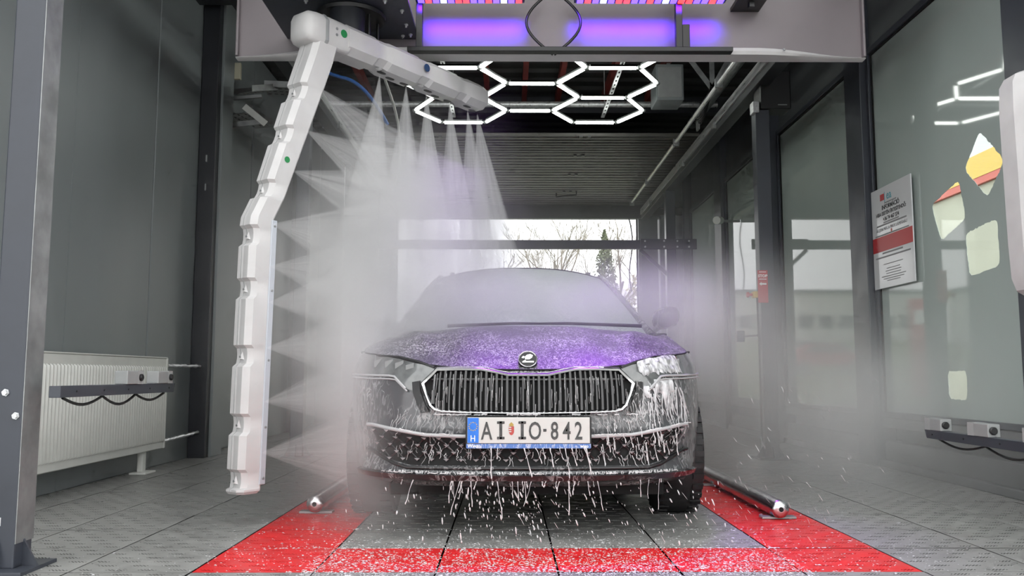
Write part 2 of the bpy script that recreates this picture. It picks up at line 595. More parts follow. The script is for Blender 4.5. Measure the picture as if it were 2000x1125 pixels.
CX, CY = 0.088, 3.66
C0 = Vector((CX, CY, 0))

def foam_paint(name, base, rough=0.22, amount=0.5, scale=26.0, coat=0.6, stretch=(1, 1, 0.45)):
    m, t, b = new_mat(name)
    b.inputs['Roughness'].default_value = rough
    b.inputs['Coat Weight'].default_value = coat
    b.inputs['Coat Roughness'].default_value = 0.08
    tc = t.nodes.new('ShaderNodeTexCoord')
    mp = t.nodes.new('ShaderNodeMapping'); mp.inputs['Scale'].default_value = stretch
    t.links.new(tc.outputs['Object'], mp.inputs['Vector'])
    n1 = t.nodes.new('ShaderNodeTexNoise')
    n1.inputs['Scale'].default_value = scale; n1.inputs['Detail'].default_value = 3; n1.inputs['Distortion'].default_value = 1.2
    t.links.new(mp.outputs['Vector'], n1.inputs['Vector'])
    sub = t.nodes.new('ShaderNodeMath'); sub.operation = 'SUBTRACT'; sub.inputs[1].default_value = 0.5
    ab = t.nodes.new('ShaderNodeMath'); ab.operation = 'ABSOLUTE'
    t.links.new(n1.outputs['Fac'], sub.inputs[0]); t.links.new(sub.outputs[0], ab.inputs[0])
    ln = t.nodes.new('ShaderNodeMapRange')
    ln.inputs['From Min'].default_value = 0.0; ln.inputs['From Max'].default_value = 0.05
    ln.inputs['To Min'].default_value = 1.0; ln.inputs['To Max'].default_value = 0.0
    t.links.new(ab.outputs[0], ln.inputs['Value'])
    n2 = t.nodes.new('ShaderNodeTexNoise')
    n2.inputs['Scale'].default_value = 4.5; n2.inputs['Detail'].default_value = 5
    t.links.new(tc.outputs['Object'], n2.inputs['Vector'])
    pm = t.nodes.new('ShaderNodeMapRange')
    pm.inputs['From Min'].default_value = 0.62 - 0.32 * amount; pm.inputs['From Max'].default_value = 0.72 - 0.1 * amount
    t.links.new(n2.outputs['Fac'], pm.inputs['Value'])
    mul = t.nodes.new('ShaderNodeMath'); mul.operation = 'MULTIPLY'
    t.links.new(ln.outputs['Result'], mul.inputs[0]); t.links.new(pm.outputs['Result'], mul.inputs[1])
    sc2 = t.nodes.new('ShaderNodeMath'); sc2.operation = 'MULTIPLY'; sc2.inputs[1].default_value = 0.75
    t.links.new(mul.outputs[0], sc2.inputs[0])
    mx = t.nodes.new('ShaderNodeMix'); mx.data_type = 'RGBA'
    mx.inputs['A'].default_value = (*base, 1); mx.inputs['B'].default_value = (0.72, 0.72, 0.73, 1)
    t.links.new(sc2.outputs[0], mx.inputs['Factor'])
    t.links.new(mx.outputs['Result'], b.inputs['Base Color'])
    bp = t.nodes.new('ShaderNodeBump'); bp.inputs['Strength'].default_value = 0.25; bp.inputs['Distance'].default_value = 0.004
    t.links.new(mul.outputs[0], bp.inputs['Height'])
    t.links.new(bp.outputs['Normal'], b.inputs['Normal'])
    return m

M['paint'] = foam_paint('wet_graphite_car_paint', (0.060, 0.061, 0.066), amount=0.75)
M['paint_hood'] = foam_paint('foamy_graphite_bonnet_paint', (0.035, 0.034, 0.042), amount=1.05, scale=55, stretch=(1, 0.4, 1), rough=0.4, coat=0.35)
M['paint_hood'].node_tree.nodes['Principled BSDF'].inputs['Coat Roughness'].default_value = .3
M['trim_black'] = foam_paint('wet_black_trim', (0.014, 0.014, 0.015), rough=0.35, amount=0.55, coat=0.2)
M['foam'] = mat('white_soap_foam', (0.66, 0.66, 0.67), 0.55, spec=0.3, var=0.05, vscale=60, bump=0.3, bscale=150)
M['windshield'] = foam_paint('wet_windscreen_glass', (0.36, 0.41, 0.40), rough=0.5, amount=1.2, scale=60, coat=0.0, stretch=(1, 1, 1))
M['side_glass'] = mat('dark_side_glass', (0.03, 0.035, 0.035), 0.08, spec=0.6)
M['lens'] = mat('headlamp_lens', (0.11, 0.115, 0.115), 0.10, spec=0.7, coat=1.0, var=0.35, vscale=18)
M['gloss_black'] = mat('wet_gloss_black', (.014, .014, .015), .22, coat=.6)
M['lamp_inner'] = mat('lamp_inner_module', (.20, .205, .205), .2, spec=.6)
M['drl'] = mat('pale_light_strip', (0.42, 0.42, 0.43), 0.25)
M['plate_white'] = mat('plate_white', (0.54, 0.53, 0.51), 0.4)
M['plate_blue'] = mat('plate_blue', (0.02, 0.16, 0.62), 0.4, var=0.15, vscale=30)
M['holder_blue'] = foam_paint('foamy_blue_holder_strip', (0.08, 0.17, 0.45), rough=0.4, amount=1.3, scale=50, coat=0.1)
M['plate_ink'] = mat('plate_dark_ink', (0.05, 0.05, 0.05), 0.45, var=0.5, vscale=60)
M['rim'] = mat('alloy_rim', (0.4, 0.4, 0.42), 0.3, 0.9)

plan = [(0, 0), (.25, .010), (.45, .048), (.60, .115), (.72, .235), (.80, .40), (.855, .58), (.885, .80), (.90, 1.05),
        (.905, 1.6), (.912, 2.4), (.905, 3.2), (.885, 3.9), (.84, 4.35), (.70, 4.60), (.40, 4.68), (0, 4.69)]
def catmull(pts, n):
    out = []
    for i in range(len(pts) - 1):
        p0 = Vector(pts[max(i - 1, 0)]) if i > 0 else Vector((-pts[1][0], pts[1][1]))
        p1, p2 = Vector(pts[i]), Vector(pts[i + 1])
        p3 = Vector(pts[i + 2]) if i + 2 < len(pts) else Vector((-pts[-2][0], pts[-2][1]))
        for k in range(n):
            t = k / n
            out.append(0.5 * ((2 * p1) + (-p0 + p2) * t + (2 * p0 - 5 * p1 + 4 * p2 - p3) * t * t + (-p0 + 3 * p1 - 3 * p2 + p3) * t ** 3))
    out.append(Vector(pts[-1]))
    return out
PL = catmull(plan, 10)
arc = [0.0]
for a, b in zip(PL, PL[1:]):
    arc.append(arc[-1] + (b - a).length)
ARC = arc[-1]
def at_arc(q):
    q = max(0, min(ARC, q))
    import bisect
    i = min(max(bisect.bisect_right(arc, q) - 1, 0), len(PL) - 2)
    t = (q - arc[i]) / max(1e-9, arc[i + 1] - arc[i])
    p = PL[i].lerp(PL[i + 1], t)
    a = PL[max(i - 1, 0)]; b = PL[min(i + 2, len(PL) - 1)]
    d = (b - a).normalized()
    return p, Vector((d.y, -d.x))          # point, outward normal (plan)
def q_of_x(x):
    for i in range(len(PL) - 1):
        if PL[i + 1].x >= x:
            t = (x - PL[i].x) / max(1e-9, PL[i + 1].x - PL[i].x)
            return arc[i] + t * (arc[i + 1] - arc[i])
    return arc[80]
off_front = [(.22, -.10), (.245, -.045), (.262, .004), (.285, .012), (.315, .004), (.335, -.012), (.43, -.014), (.452, .006), (.475, .008), (.54, .0), (.62, -.006), (.70, -.022), (.74, -.042), (.80, -.07)]
off_side = [(.18, -.10), (.22, -.05), (.30, -.015), (.45, 0.0), (.62, 0.004), (.74, -.008), (.80, -.03), (.84, -.055), (.93, -.10), (.99, -.13)]
ztop_y = [(0, .735), (.02, .745), (.05, .758), (.115, .785), (.235, .803), (.40, .815), (.58, .832), (.80, .865), (1.05, .925), (1.3, .95), (2.4, .975), (3.6, .99), (4.2, .995), (4.5, .97), (4.69, .95)]
def sstep(a, b, x):
    t = max(0, min(1, (x - a) / (b - a)))
    return t * t * (3 - 2 * t)
def ztop(q):
    p, n = at_arc(q)
    return sm_pts(ztop_y, p.y)
def wall(q, z, off=0.0):
    p, n = at_arc(q)
    w = sstep(0.10, 0.60, p.y) * (1 - 0.0)
    o = sm_pts(off_front, z) * (1 - w) + sm_pts(off_side, z) * w + off
    return Vector((p.x + n.x * o, p.y + n.y * o, z))
def zbot(q):
    p, n = at_arc(q)
    b = .225 - .03 * sstep(.3, .6, p.y) + .05 * sstep(4.2, 4.5, p.y)
    for yc in (.87, 3.556):
        d = .365 ** 2 - (p.y - yc) ** 2
        if d > 0:
            b = max(b, .325 + math.sqrt(d))
    return b

car = thing('car', (CX, CY, 0), 'wet dark grey car with chrome-framed grille and soap foam, being washed', 'car')
def mir(mb_fn):
    """build with x and -x"""
    b = MB()
    for s in (1, -1):
        mb_fn(b, s)
    return b
def W3(p, s=1):
    return C0 + Vector((p.x * s, p.y, p.z))

# --- outer wall of the body (fascia, wings, doors, tail)
qs = []
q = 0.0
while q < ARC:
    qs.append(q)
    p, n = at_arc(q)
    q += 0.025 if (p.y < 1.35 or 3.1 < p.y < 4.0) else 0.09
qs.append(ARC)
NR = 24
def side_wall(b, s, q0, q1):
    qq = [q for q in qs if q0 - 1e-6 <= q <= q1 + 1e-6]
    rg = []
    for q in qq:
        zb, zt = zbot(q), ztop(q)
        rg.append([W3(wall(q, zb + (zt - zb) * k / NR), s) for k in range(NR + 1)])
    b.rings(rg, cap=False, closed=False)
b = MB()
side_wall(b, 1, 0, ARC); side_wall(b, -1, 0, ARC)
body = b.build('body_shell', 'paint', car, smooth=50)
# underside and wheel wells
b = MB()
b.box(CX - .62, CX + .62, CY + .25, CY + 4.4, .17, .30)
b.box(CX - .60, CX + .60, CY + .40, CY + 1.2, .30, .72)
b.box(CX - .80, CX + .80, CY + 1.3, CY + 3.1, .19, .5)
b.build('underbody', 'matt_black', car)

# --- bonnet
QH = next(q for q in qs if at_arc(q)[0].y > 1.12)
hq = [q for q in qs if q <= QH]
def cowl(g):
    x = .735 * g
    return Vector((x, 1.03 + .13 * g * g, .972 - .045 * g ** 2.5))
NH = 22
def hood_pt(i, k, s):
    q = hq[i]
    E = wall(q, ztop(q))
    g = sm_pts([(0, 0), (.35, .40), (.62, .68), (.80, .80), (.95, .87), (1.25, .94), (1.9, 1.0)], q)
    if i == len(hq) - 1: g = 1.0
    T = cowl(g)
    t = k / NH
    f = 1 - (1 - t) ** 1.75
    x = E.x + (T.x - E.x) * t; y = E.y + (T.y - E.y) * t
    z = E.z + (T.z - E.z) * f
    cre = math.exp(-((x - (.40 + .22 * y)) / .05) ** 2) * .014 * math.sin(math.pi * min(1, t * 1.0)) 
    mid = -.010 * math.exp(-(x / .16) ** 2) * math.sin(math.pi * min(1, t * 1.3)) if t < .77 else 0
    bul = .02 * math.sin(math.pi * t) * sstep(.5, .3, q) 
    return W3(Vector((x, y, z + cre + mid + bul)), s)
b = MB()
for s in (1, -1):
    b.rings([[hood_pt(i, k, s) for k in range(NH + 1)] for i in range(len(hq))], cap=False, closed=False)
bonnet = b.build('bonnet', 'paint_hood', car, smooth=60)
bvh_hood = BVHTree.FromPolygons([tuple(v) for v in b.v], b.f)
def hood_z(x, y):
    h = bvh_hood.ray_cast(Vector((CX + x, CY + y, 3)), Vector((0, 0, -1)))
    return (h[0], h[1]) if h[0] else (Vector((CX + x, CY + y, .8)), Vector((0, 0, 1)))
# bonnet shut line
for s in (1, -1):
    b = MB()
    b.tube([W3(wall(q, ztop(q) - .004, .004), s) for q in hq[:42]], .004, 5)
    b.build('shut_line', 'matt_black', bonnet, smooth=60)

# --- scuttle / dashboard filler under the screen
b = MB()
b.grid(lambda u, v: W3(Vector(((u * 2 - 1) * (.735 + .08 * v), 1.03 + .13 * (u * 2 - 1) ** 2 + v * .20, .972 - .045 * abs(u * 2 - 1) ** 2.5 - .012 * math.sin(math.pi * v)))), 20, 3)
b.build('scuttle', 'black', car, smooth=60)
for s in (-1, 1):   # wiper arms
    b = MB()
    pts = [(.55 * s + .12, 1.12, .985), (.15 * s + .10, 1.17, 1.003), (-.25 * s + .1 , 1.16, .998)]
    b.tube([W3(Vector(p)) for p in pts], [.010, .008, .005], 6)
    b.build('wiper', 'black', car, smooth=60)

# --- greenhouse
def ws_pt(u, v, off=0):
    uu = u * 2 - 1
    hw = .745 + (.545 - .745) * v
    zc = .965 + (1.425 - .965) * (1 - (1 - v) ** 1.12)
    yc = 1.17 + (2.02 - 1.17) * v
    y = yc + .15 * uu * uu * (1 - .2 * v)
    z = zc - (.030 + .025 * v) * abs(uu) ** 2.6
    return W3(Vector((hw * uu, y - off, z + off)))
MB().grid(ws_pt, 28, 14).build('windscreen', 'windshield', car, smooth=60)
def roof_pt(u, v):
    uu = u * 2 - 1
    hw = .545 + .02 * math.sin(math.pi * v) - .05 * v
    y = 2.02 + .12 * uu * uu * (1 - 2 * v) + v * 2.1
    zc = 1.425 + .048 * math.sin(math.pi * min(1, v * 1.15 + .05)) - .03 * v
    z = zc - .055 * abs(uu) ** 2.6
    return W3(Vector((hw * uu, y, z)))
MB().grid(roof_pt, 28, 16).build('roof', 'paint', car, smooth=60)
def belt(y):
    return (lerp_pts([(1.2, .80), (1.6, .795), (2.6, .79), (3.6, .765), (4.4, .70)], y), lerp_pts([(1.2, .94), (2.4, .972), (3.6, .988), (4.4, .99)], y))
edge = [ws_pt(1, j / 10) - C0 for j in range(11)] + [roof_pt(1, j / 16) - C0 for j in range(1, 17)] + [Vector((.47, 4.25, 1.34)), Vector((.52, 4.4, 1.2)), Vector((.60, 4.48, 1.02))]
for s in (1, -1):
    b = MB()
    rg = []
    for e in edge:
        bx, bz = belt(e.y)
        bot = Vector((bx, max(e.y, 1.25), bz)) if e.y < 4.3 else Vector((bx - .0, e.y + .0, .985))
        if e.y < 1.4:
            bot = Vector((e.x + .055, e.y + .03, bz - .005))
        rg.append([W3(e.lerp(bot, k / 5) + Vector((.035 * math.sin(math.pi * k / 5), 0, 0)), s) for k in range(6)])
    b.rings(rg, cap=False, closed=False)
    b.build('side_window', 'side_glass', car, smooth=60)
for s in (1, -1):
    b = MB()
    b.tube([W3(e + Vector((.012, .0, .004)), s) for e in edge[:27]], .020, 8)
    b.build('roof_pillar', 'paint', car, smooth=60)
for s in (1, -1):
    b = MB()
    b.tube([W3(roof_pt(1, j / 16) - C0 + Vector((-.06, 0, .035)), s) for j in range(2, 16)], .016, 6)
    for j in (2, 15):
        p = roof_pt(1, j / 16) - C0 + Vector((-.06, 0, .015))
        b.box(CX + s * p.x - .016, CX + s * p.x + .016, CY + p.y - .03, CY + p.y + .03, p.z - .01, p.z + .03)
    b.build('roof_rail', 'trim_black', car, smooth=60)
# shoulders: from belt line out to body wall top, and boot lid
sq = [q for q in qs if at_arc(q)[0].y > 1.05]
for s in (1, -1):
    b = MB()
    rg = []
    for q in sq:
        E = wall(q, ztop(q))
        yb = E.y
        bx, bz = belt(max(1.15, min(4.4, yb)))
        inn = Vector((min(bx, E.x), min(yb, 4.5), bz))
        rg.append([W3(E, s), W3(E.lerp(inn, .5) + Vector((0, 0, .006)), s), W3(inn, s)])
    b.rings(rg, cap=False, closed=False)
    b.build('shoulder', 'paint', car, smooth=60)
b = MB()
b.grid(lambda u, v: W3(Vector(((u * 2 - 1) * (.495 + .2 * v), 4.12 + .4 * v, 1.37 - .42 * v))), 10, 6)
b.build('tailgate', 'side_glass', car, smooth=60)
# door mirrors
for s in (1, -1):
    b = MB()
    rg = []
    for t, r in ((-1, .2), (-.8, .75), (-.3, 1), (.3, 1), (.8, .8), (1, .3)):
        c = Vector((s * (.885 + .08 * t), 1.55 - .02 * t, 1.06 + .012 * t))
        rg.append([C0 + c + Vector((0, .07 * r * math.cos(a), .068 * r * math.sin(a))) for a in [k * math.pi / 6 for k in range(12)]])
    b.rings(rg)
    mo = b.build('door_mirror', 'paint', car, smooth=60)
    MB().bar(C0 + Vector((s * .79, 1.54, .965)), C0 + Vector((s * .86, 1.55, 1.02)), .05, .03).build('mirror_stalk', 'trim_black', mo)

# --- surface patches on the front
def patch(b, s, x0, x1, zlo, zhi, off, nu, nv):
    rg = []
    for i in range(nu + 1):
        x = x0 + (x1 - x0) * i / nu
        q = q_of_x(x)
        lo, hi = zlo(x), zhi(x)
        rg.append([W3(wall(q, lo + (hi - lo) * k / nv, off), s) for k in range(nv + 1)])
    b.rings(rg, cap=False, closed=False)
def on_front(x, z, off=0.0):
    s = 1 if x >= 0 else -1
    return W3(wall(q_of_x(abs(x)), z, off), s)

# upper grille
g_top = [(0, .712), (.085, .712), (.205, .735), (.395, .733), (.452, .672)]
g_bot = [(0, .550), (.365, .556), (.412, .580), (.452, .672)]
b = MB()
for s in (1, -1):
    patch(b, s, 0, .450, lambda x: lerp_pts(g_bot, x), lambda x: lerp_pts(g_top, x), .004, 30, 4)
grille = b.build('grille', 'matt_black', car, smooth=60)
for k in range(-19, 20):
    x = k * .0228
    if abs(x) > .425: continue
    lo, hi = lerp_pts(g_bot, abs(x)) + .006, lerp_pts(g_top, abs(x)) - .006
    dep = .030 if k % 2 == 0 else .020
    b = MB()
    pf = on_front(x, (lo + hi) / 2)
    rg = []
    for t in (0, .25, .5, .75, 1):
        z = lo + (hi - lo) * t
        c = on_front(x, z)
        wd_ = .0048 if k % 2 == 0 else .0035
        rg.append([c + Vector((-wd_, .0, 0)), c + Vector((-wd_, -dep, 0)), c + Vector((wd_, -dep, 0)), c + Vector((wd_, .0, 0))])
    b.rings(rg)
    b.build('grille_slat', 'gloss_black', grille)
b = MB()
for s in (1, -1):
    for z in (.690,):
        b.tube([W3(wall(q_of_x(x / 100 * 1.0), z if x < 40 else z, .012), s) for x in range(0, 43, 3)], .006, 6)
b.build('grille_crossbar', 'trim_black', grille, smooth=60)
# chrome surround: rounded band standing proud
outl = [(0, .722), (.085, .722), (.15, .736), (.205, .746), (.30, .747), (.402, .744), (.432, .712), (.466, .674), (.445, .622), (.424, .574), (.400, .553), (.366, .545), (.25, .541), (.12, .539), (0, .538)]
full = [(x, z) for x, z in outl] + [(-x, z) for x, z in reversed(outl[1:-1])]
def ring_frame(outline, w, prot, inset_dir=-1):
    b = MB()
    n = len(outline)
    cz = sum(p[1] for p in outline) / n
    rg = []
    for i in range(n):
        p0, p, p2 = Vector(outline[i - 1]), Vector(outline[i]), Vector(outline[(i + 1) % n])
        d = (p2 - p0).normalized()
        nn = Vector((d.y, -d.x))
        if nn.dot(Vector((0, cz)) - p) < 0: nn = -nn
        a = p; c = p + nn * w
        rg.append([on_front(a.x, a.y, .0), on_front(a.x, a.y, prot * .7), on_front((a.x + c.x) / 2, (a.y + c.y) / 2, prot), on_front(c.x, c.y, prot * .8), on_front(c.x, c.y, .0)])
    rg.append(rg[0])
    b.rings(rg, cap=False, closed=True)
    return b
ring_frame(full, .017, .036).build('grille_surround', 'chrome', grille, smooth=50)
# black horn trims beside the grille
for s in (1, -1):
    b = MB()
    pts = [(.475, .684), (.468, .640), (.445, .585), (.425, .553)]
    rg = []
    for x, z in pts:
        rg.append([W3(wall(q_of_x(x), z, .0), s), W3(wall(q_of_x(x), z, .018), s), W3(wall(q_of_x(x + .035), z - .006, .012), s), W3(wall(q_of_x(x + .04), z - .008, 0), s)])
    b.rings(rg)
    b.build('grille_horn', 'trim_black', grille, smooth=50)

# headlamps
h_top = [(.42, .743), (.50, .768), (.615, .790), (.73, .799), (.85, .822)]
h_bot = [(.42, .715), (.47, .652), (.500, .640), (.535, .648), (.60, .703), (.63, .706), (.85, .716)]
for s in (1, -1):
    b = MB()
    patch(b, s, .42, .85, lambda x: lerp_pts(h_bot, x), lambda x: lerp_pts(h_top, x), .006, 40, 6)
    hl = b.build('headlamp', 'lens', car, smooth=60)
    b = MB()
    b.tube([W3(wall(q_of_x(x), z, .010), s) for x, z in ((.85, .714), (.74, .708), (.63, .706), (.60, .702), (.566, .674), (.538, .650))], .0055, 6)
    b.build('light_strip', 'drl', hl, smooth=60)
    b = MB()
    b.tube([W3(wall(q_of_x(x), z, .009), s) for x, z in ((.85, .699), (.74, .694), (.625, .692), (.592, .688), (.555, .658), (.53, .638))], .004, 6)
    b.build('light_strip', 'drl', hl, smooth=60)
    for x in (.54, .60, .66, .72):
        b = MB()
        c = W3(wall(q_of_x(x), lerp_pts(h_top, x) - .034, .005), s)
        b.obox(c, (.020, s * .006, .006), (0, .004, 0), (0, 0, .016))
        b.build('lamp_reflector', 'lamp_inner', hl, bevel=.003)
    b = MB()
    b.tube([W3(wall(q_of_x(x), z, .008), s) for x, z in h_top], .006, 6)
    b.build('lamp_rim', 'black', hl, smooth=60)

# lower intake with honeycomb mesh
l_top = [(0, .442), (.28, .442), (.44, .446), (.68, .482)]
l_bot = [(0, .324), (.26, .324), (.52, .322), (.60, .338), (.71, .385)]
b = MB()
for s in (1, -1):
    patch(b, s, 0, .685, lambda x: lerp_pts(l_bot, x), lambda x: lerp_pts(l_top, x), .004, 36, 4)
intake = b.build('lower_intake', 'matt_black', car, smooth=60)
b = MB(); tips = MB()
cw, ch = .064, .030
rw = 0
z = .318
while z < .50:
    k = -12
    while k <= 12:
        x = (k + (.5 if rw % 2 else 0)) * cw
        def okp(x, z): return abs(x) < .675 and lerp_pts(l_bot, abs(x)) + .004 < z < lerp_pts(l_top, abs(x)) - .003
        # each node joins the two nodes above it and its neighbour by a flat link
        p = (x, z)
        for q2 in ((x - cw / 2, z + ch), (x + cw / 2, z + ch)):
            a = (p[0] + (q2[0] - p[0]) * 0.0, p[1])
            if okp(*p) and okp(*q2):
                m_ = ((p[0] + q2[0]) / 2, (p[1] + q2[1]) / 2)
                b.tube([on_front(p[0], p[1], .014), on_front(m_[0], m_[1], .011), on_front(q2[0], q2[1], .014)], [.005, .0026, .005], 5)
        if okp(*p):
            tips = MB(); tips.add([on_front(x - .013, z + .003, .018), on_front(x + .013, z + .003, .018), on_front(x, z - .008, .018), on_front(x, z + .001, .026)], [(0, 2, 3), (2, 1, 3), (1, 0, 3), (0, 1, 2)]); tips.build('mesh_tip', 'drl', intake)
        k += 1
    z += ch; rw += 1
b.build('honeycomb_mesh', 'trim_black', intake, smooth=60)
b = MB()
for s in (1, -1):
    b.tube([W3(wall(q_of_x(x), lerp_pts(l_top, x) + .006, .010), s) for x in (0, .1, .2, .28, .36, .44, .50, .56, .62, .68, .71)], .0085, 7)
b.build('silver_trim', 'drl', intake, smooth=60)
b = MB()
for s in (1, -1):
    b.tube([W3(wall(q_of_x(x), lerp_pts(l_bot, x) - .010, .010), s) for x in (0, .1, .2, .3, .4, .52, .58, .64, .71, .735)], .008, 7)
b.build('lower_trim', 'trim_black', intake, smooth=60)
# splitter lip
b = MB()
for s in (1, -1):
    rg = []
    for x in [i * .04 for i in range(20)]:
        q = q_of_x(x)
        rg.append([W3(wall(q, .292, .006), s), W3(wall(q, .285, .026), s), W3(wall(q, .262, .022), s), W3(wall(q, .252, 0), s)])
    b.rings(rg, cap=False, closed=False)
b.build('splitter', 'trim_black', car, smooth=50)
for x in (-.245, .245):   # parking sensors
    b = MB(); p = on_front(x, .498, .0)
    b.lathe([(.0, .006), (.010, .006), (.0115, .002), (.0115, -.01)], p, (0, -1, 0), 16)
    b.build('parking_sensor', 'paint', car, smooth=40)

# number plate and holder
PYc = CY - .030
plate = MB().box(CX - .268, CX + .268, PYc, PYc + .05, .398, .534).build('number_plate', 'black', car, bevel=.006)
MB().box(CX - .260, CX + .260, PYc - .004, PYc + .002, .421, .530).build('plate_board', 'plate_white', plate, bevel=.002)
MB().box(CX - .259, CX - .212, PYc - .006, PYc - .003, .423, .528).build('euro_band', 'plate_blue', plate)
MB().box(CX - .264, CX + .264, PYc - .004, PYc + .002, .400, .419).build('holder_strip', 'holder_blue', plate)
def ptxt(txt, size, x, z, m, nm='lettering', bold=.0, sq=1.0, y=PYc - .0048):
    me = text_mesh(nm, txt, size, lambda u, v, w: Vector((CX + x + u, y - w, z + v)) - C0, bold=bold, squeeze=sq, extrude=.0008)
    return link(nm, me, m, plate)
for ch_, x in (('A', -.178), ('I', -.118), ('I', -.027), ('O', .027), ('8', .110), ('4', .162), ('2', .212)):
    if ch_ == 'I':   # slab-serif I
        b = MB()
        b.box(CX + x - .006, CX + x + .006, PYc - .0065, PYc - .003, .438, .514)
        for z in (.438, .503):
            b.box(CX + x - .016, CX + x + .016, PYc - .0065, PYc - .003, z, z + .011)
        b.build('lettering', 'plate_ink', plate, bevel=.003)
    else:
        ptxt(ch_, .105, x, .438, 'plate_ink', bold=.0012, sq=.66)
MB().box(CX + .062, CX + .076, PYc - .0062, PYc - .003, .470, .482).build('lettering', 'plate_ink', plate, bevel=.003)
ptxt('H', .038, -.236, .429, 'ink_white', sq=.85, y=PYc - .0065)
for a in range(12):
    t = a * math.pi / 6
    b = MB(); c = Vector((CX - .2355 + .017 * math.cos(t), PYc - .0068, .492 + .017 * math.sin(t)))
    pts = []
    for k in range(10):
        r = .0034 if k % 2 == 0 else .0014
        pts.append(c + Vector((r * math.sin(k * math.pi / 5), 0, r * math.cos(k * math.pi / 5))))
    b.prism(pts, (0, .0015, 0)); b.build('star', 'yellow', plate)
ptxt('Wigo', .020, -.236, .4035, 'ink_white', bold=.0004, y=PYc - .0048)
ptxt('wigo', .018, .236, .4035, 'ink_white', bold=.0004, y=PYc - .0048)
b = MB()   # little coat of arms: striped shield with crown
sx, sz = CX - .073, .476
b.prism([(sx - .011, PYc - .0055, sz + .016), (sx + .011, PYc - .0055, sz + .016), (sx + .011, PYc - .0055, sz - .008), (sx + .006, PYc - .0055, sz - .018), (sx, PYc - .0055, sz - .021), (sx - .006, PYc - .0055, sz - .018), (sx - .011, PYc - .0055, sz - .008)], (0, .003, 0))
crest = b.build('crest', mat('crest_red', (.42, .06, .05), .5), plate)
for k in range(3):
    MB().box(sx - .011, sx, PYc - .007, PYc - .005, sz + .010 - k * .009, sz + .0145 - k * .009).build('stripe', 'plate_white', crest)
MB().prism([(sx - .008, PYc - .006, sz + .017), (sx + .008, PYc - .006, sz + .017), (sx + .009, PYc - .006, sz + .025), (sx, PYc - .006, sz + .034), (sx - .009, PYc - .006, sz + .025)], (0, .003, 0)).build('crown', mat('crest_gold', (.40, .27, .06), .4), crest)

# bonnet badge
bp_, bn_ = hood_z(0, .10)
if bn_.z < 0: bn_ = -bn_
bn_ = (bn_ + Vector((0, -1.1, 0))).normalized()
bp_ = bp_ + bn_ * .030
b = MB(); b.lathe([(.0, .004), (.036, .004), (.042, .002), (.043, -.045), (.0, -.045)], bp_, bn_, 32)
badge = b.build('badge', 'black', car, smooth=40)
uu_ = Vector((1, 0, 0)); vv_ = bn_.cross(uu_).normalized()
if vv_.z < 0: vv_ = -vv_
b = MB(); b.tube([bp_ + bn_ * .004 + (uu_ * math.cos(a) + vv_ * math.sin(a)) * .0395 for a in [k * math.pi / 16 for k in range(32)]], .0034, 6, closed=True)
b.build('badge_ring', 'chrome', badge, smooth=60)
def bpoly(pts): return [bp_ + bn_ * .0045 + uu_ * x + vv_ * y for x, y in pts]
b = MB()
b.prism(bpoly([(-.024, -.020), (.026, -.020), (.026, -.012), (-.010, -.012), (-.010, -.006), (-.024, -.014)]), bn_ * .003)
b.prism(bpoly([(-.012, -.004), (.006, -.004), (.018, .006), (.022, .018), (.010, .024), (-.004, .020), (-.014, .008)]), bn_ * .003)
b.prism(bpoly([(-.028, .004), (-.018, .002), (-.014, .012), (-.022, .014)]), bn_ * .003)
b.build('badge_wing', 'chrome', badge)

# wheels
def wheel(x, y):
    s = 1 if x > 0 else -1
    c = Vector((CX + x, CY + y, .325))
    ax = Vector((s, 0, 0))
    b = MB()
    b.lathe([(.215, -.10), (.30, -.108), (.318, -.098), (.325, -.07), (.326, 0), (.325, .07), (.318, .098), (.30, .108), (.215, .10), (.215, -.10)], c, ax, 40)
    t = b.build('wheel', 'rubber', car, smooth=40)
    b = MB()
    for k in range(36):
        a = k * math.pi / 18
        for o in (-.075, .075):
            rad = Vector((0, math.cos(a), math.sin(a)))
            tg = Vector((0, -math.sin(a), math.cos(a)))
            b.obox(c + rad * .326 + ax * o, ax * .026, tg * .014, rad * .004)
    b.build('tread', 'rubber', t)['kind'] = 'stuff'
    b = MB()
    b.lathe([(.0, .06), (.03, .065), (.04, .05), (.19, .06), (.205, .095), (.216, .095), (.216, -.09), (.20, -.09), (.19, .02), (.0, .02)], c, ax, 32)
    b.build('rim', 'trim_black', t, smooth=40)
    b = MB()
    for k in range(5):
        a = k * 2 * math.pi / 5
        rad = Vector((0, math.cos(a), math.sin(a))); tg = Vector((0, -math.sin(a), math.cos(a)))
        b = MB(); b.obox(c + rad * .115 + ax * .07, ax * .012, tg * .024, rad * .09)
        b.build('spoke', 'rim', t, bevel=.006)
for y in (.87, 3.556):
    for x in (-.775, .775):
        wheel(x, y)
# ================================================================== WASH MACHINE
# ---- overhead gantry
GY, GZ = 5.20, 2.70
gan = thing('wash_gantry', (0.27, GY, GZ), 'white overhead wash gantry with purple lighting, spanning the bay', 'wash machine')
def fascia_loop(x0, x1, z0, z1, r):
    return rounded([(x0, z0), (x1, z0), (x1, z1), (x0, z1)], r, 6)
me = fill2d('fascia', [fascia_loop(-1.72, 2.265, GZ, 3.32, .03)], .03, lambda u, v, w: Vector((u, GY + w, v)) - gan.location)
link('fascia', me, 'white_fascia', gan, bevel=.006)
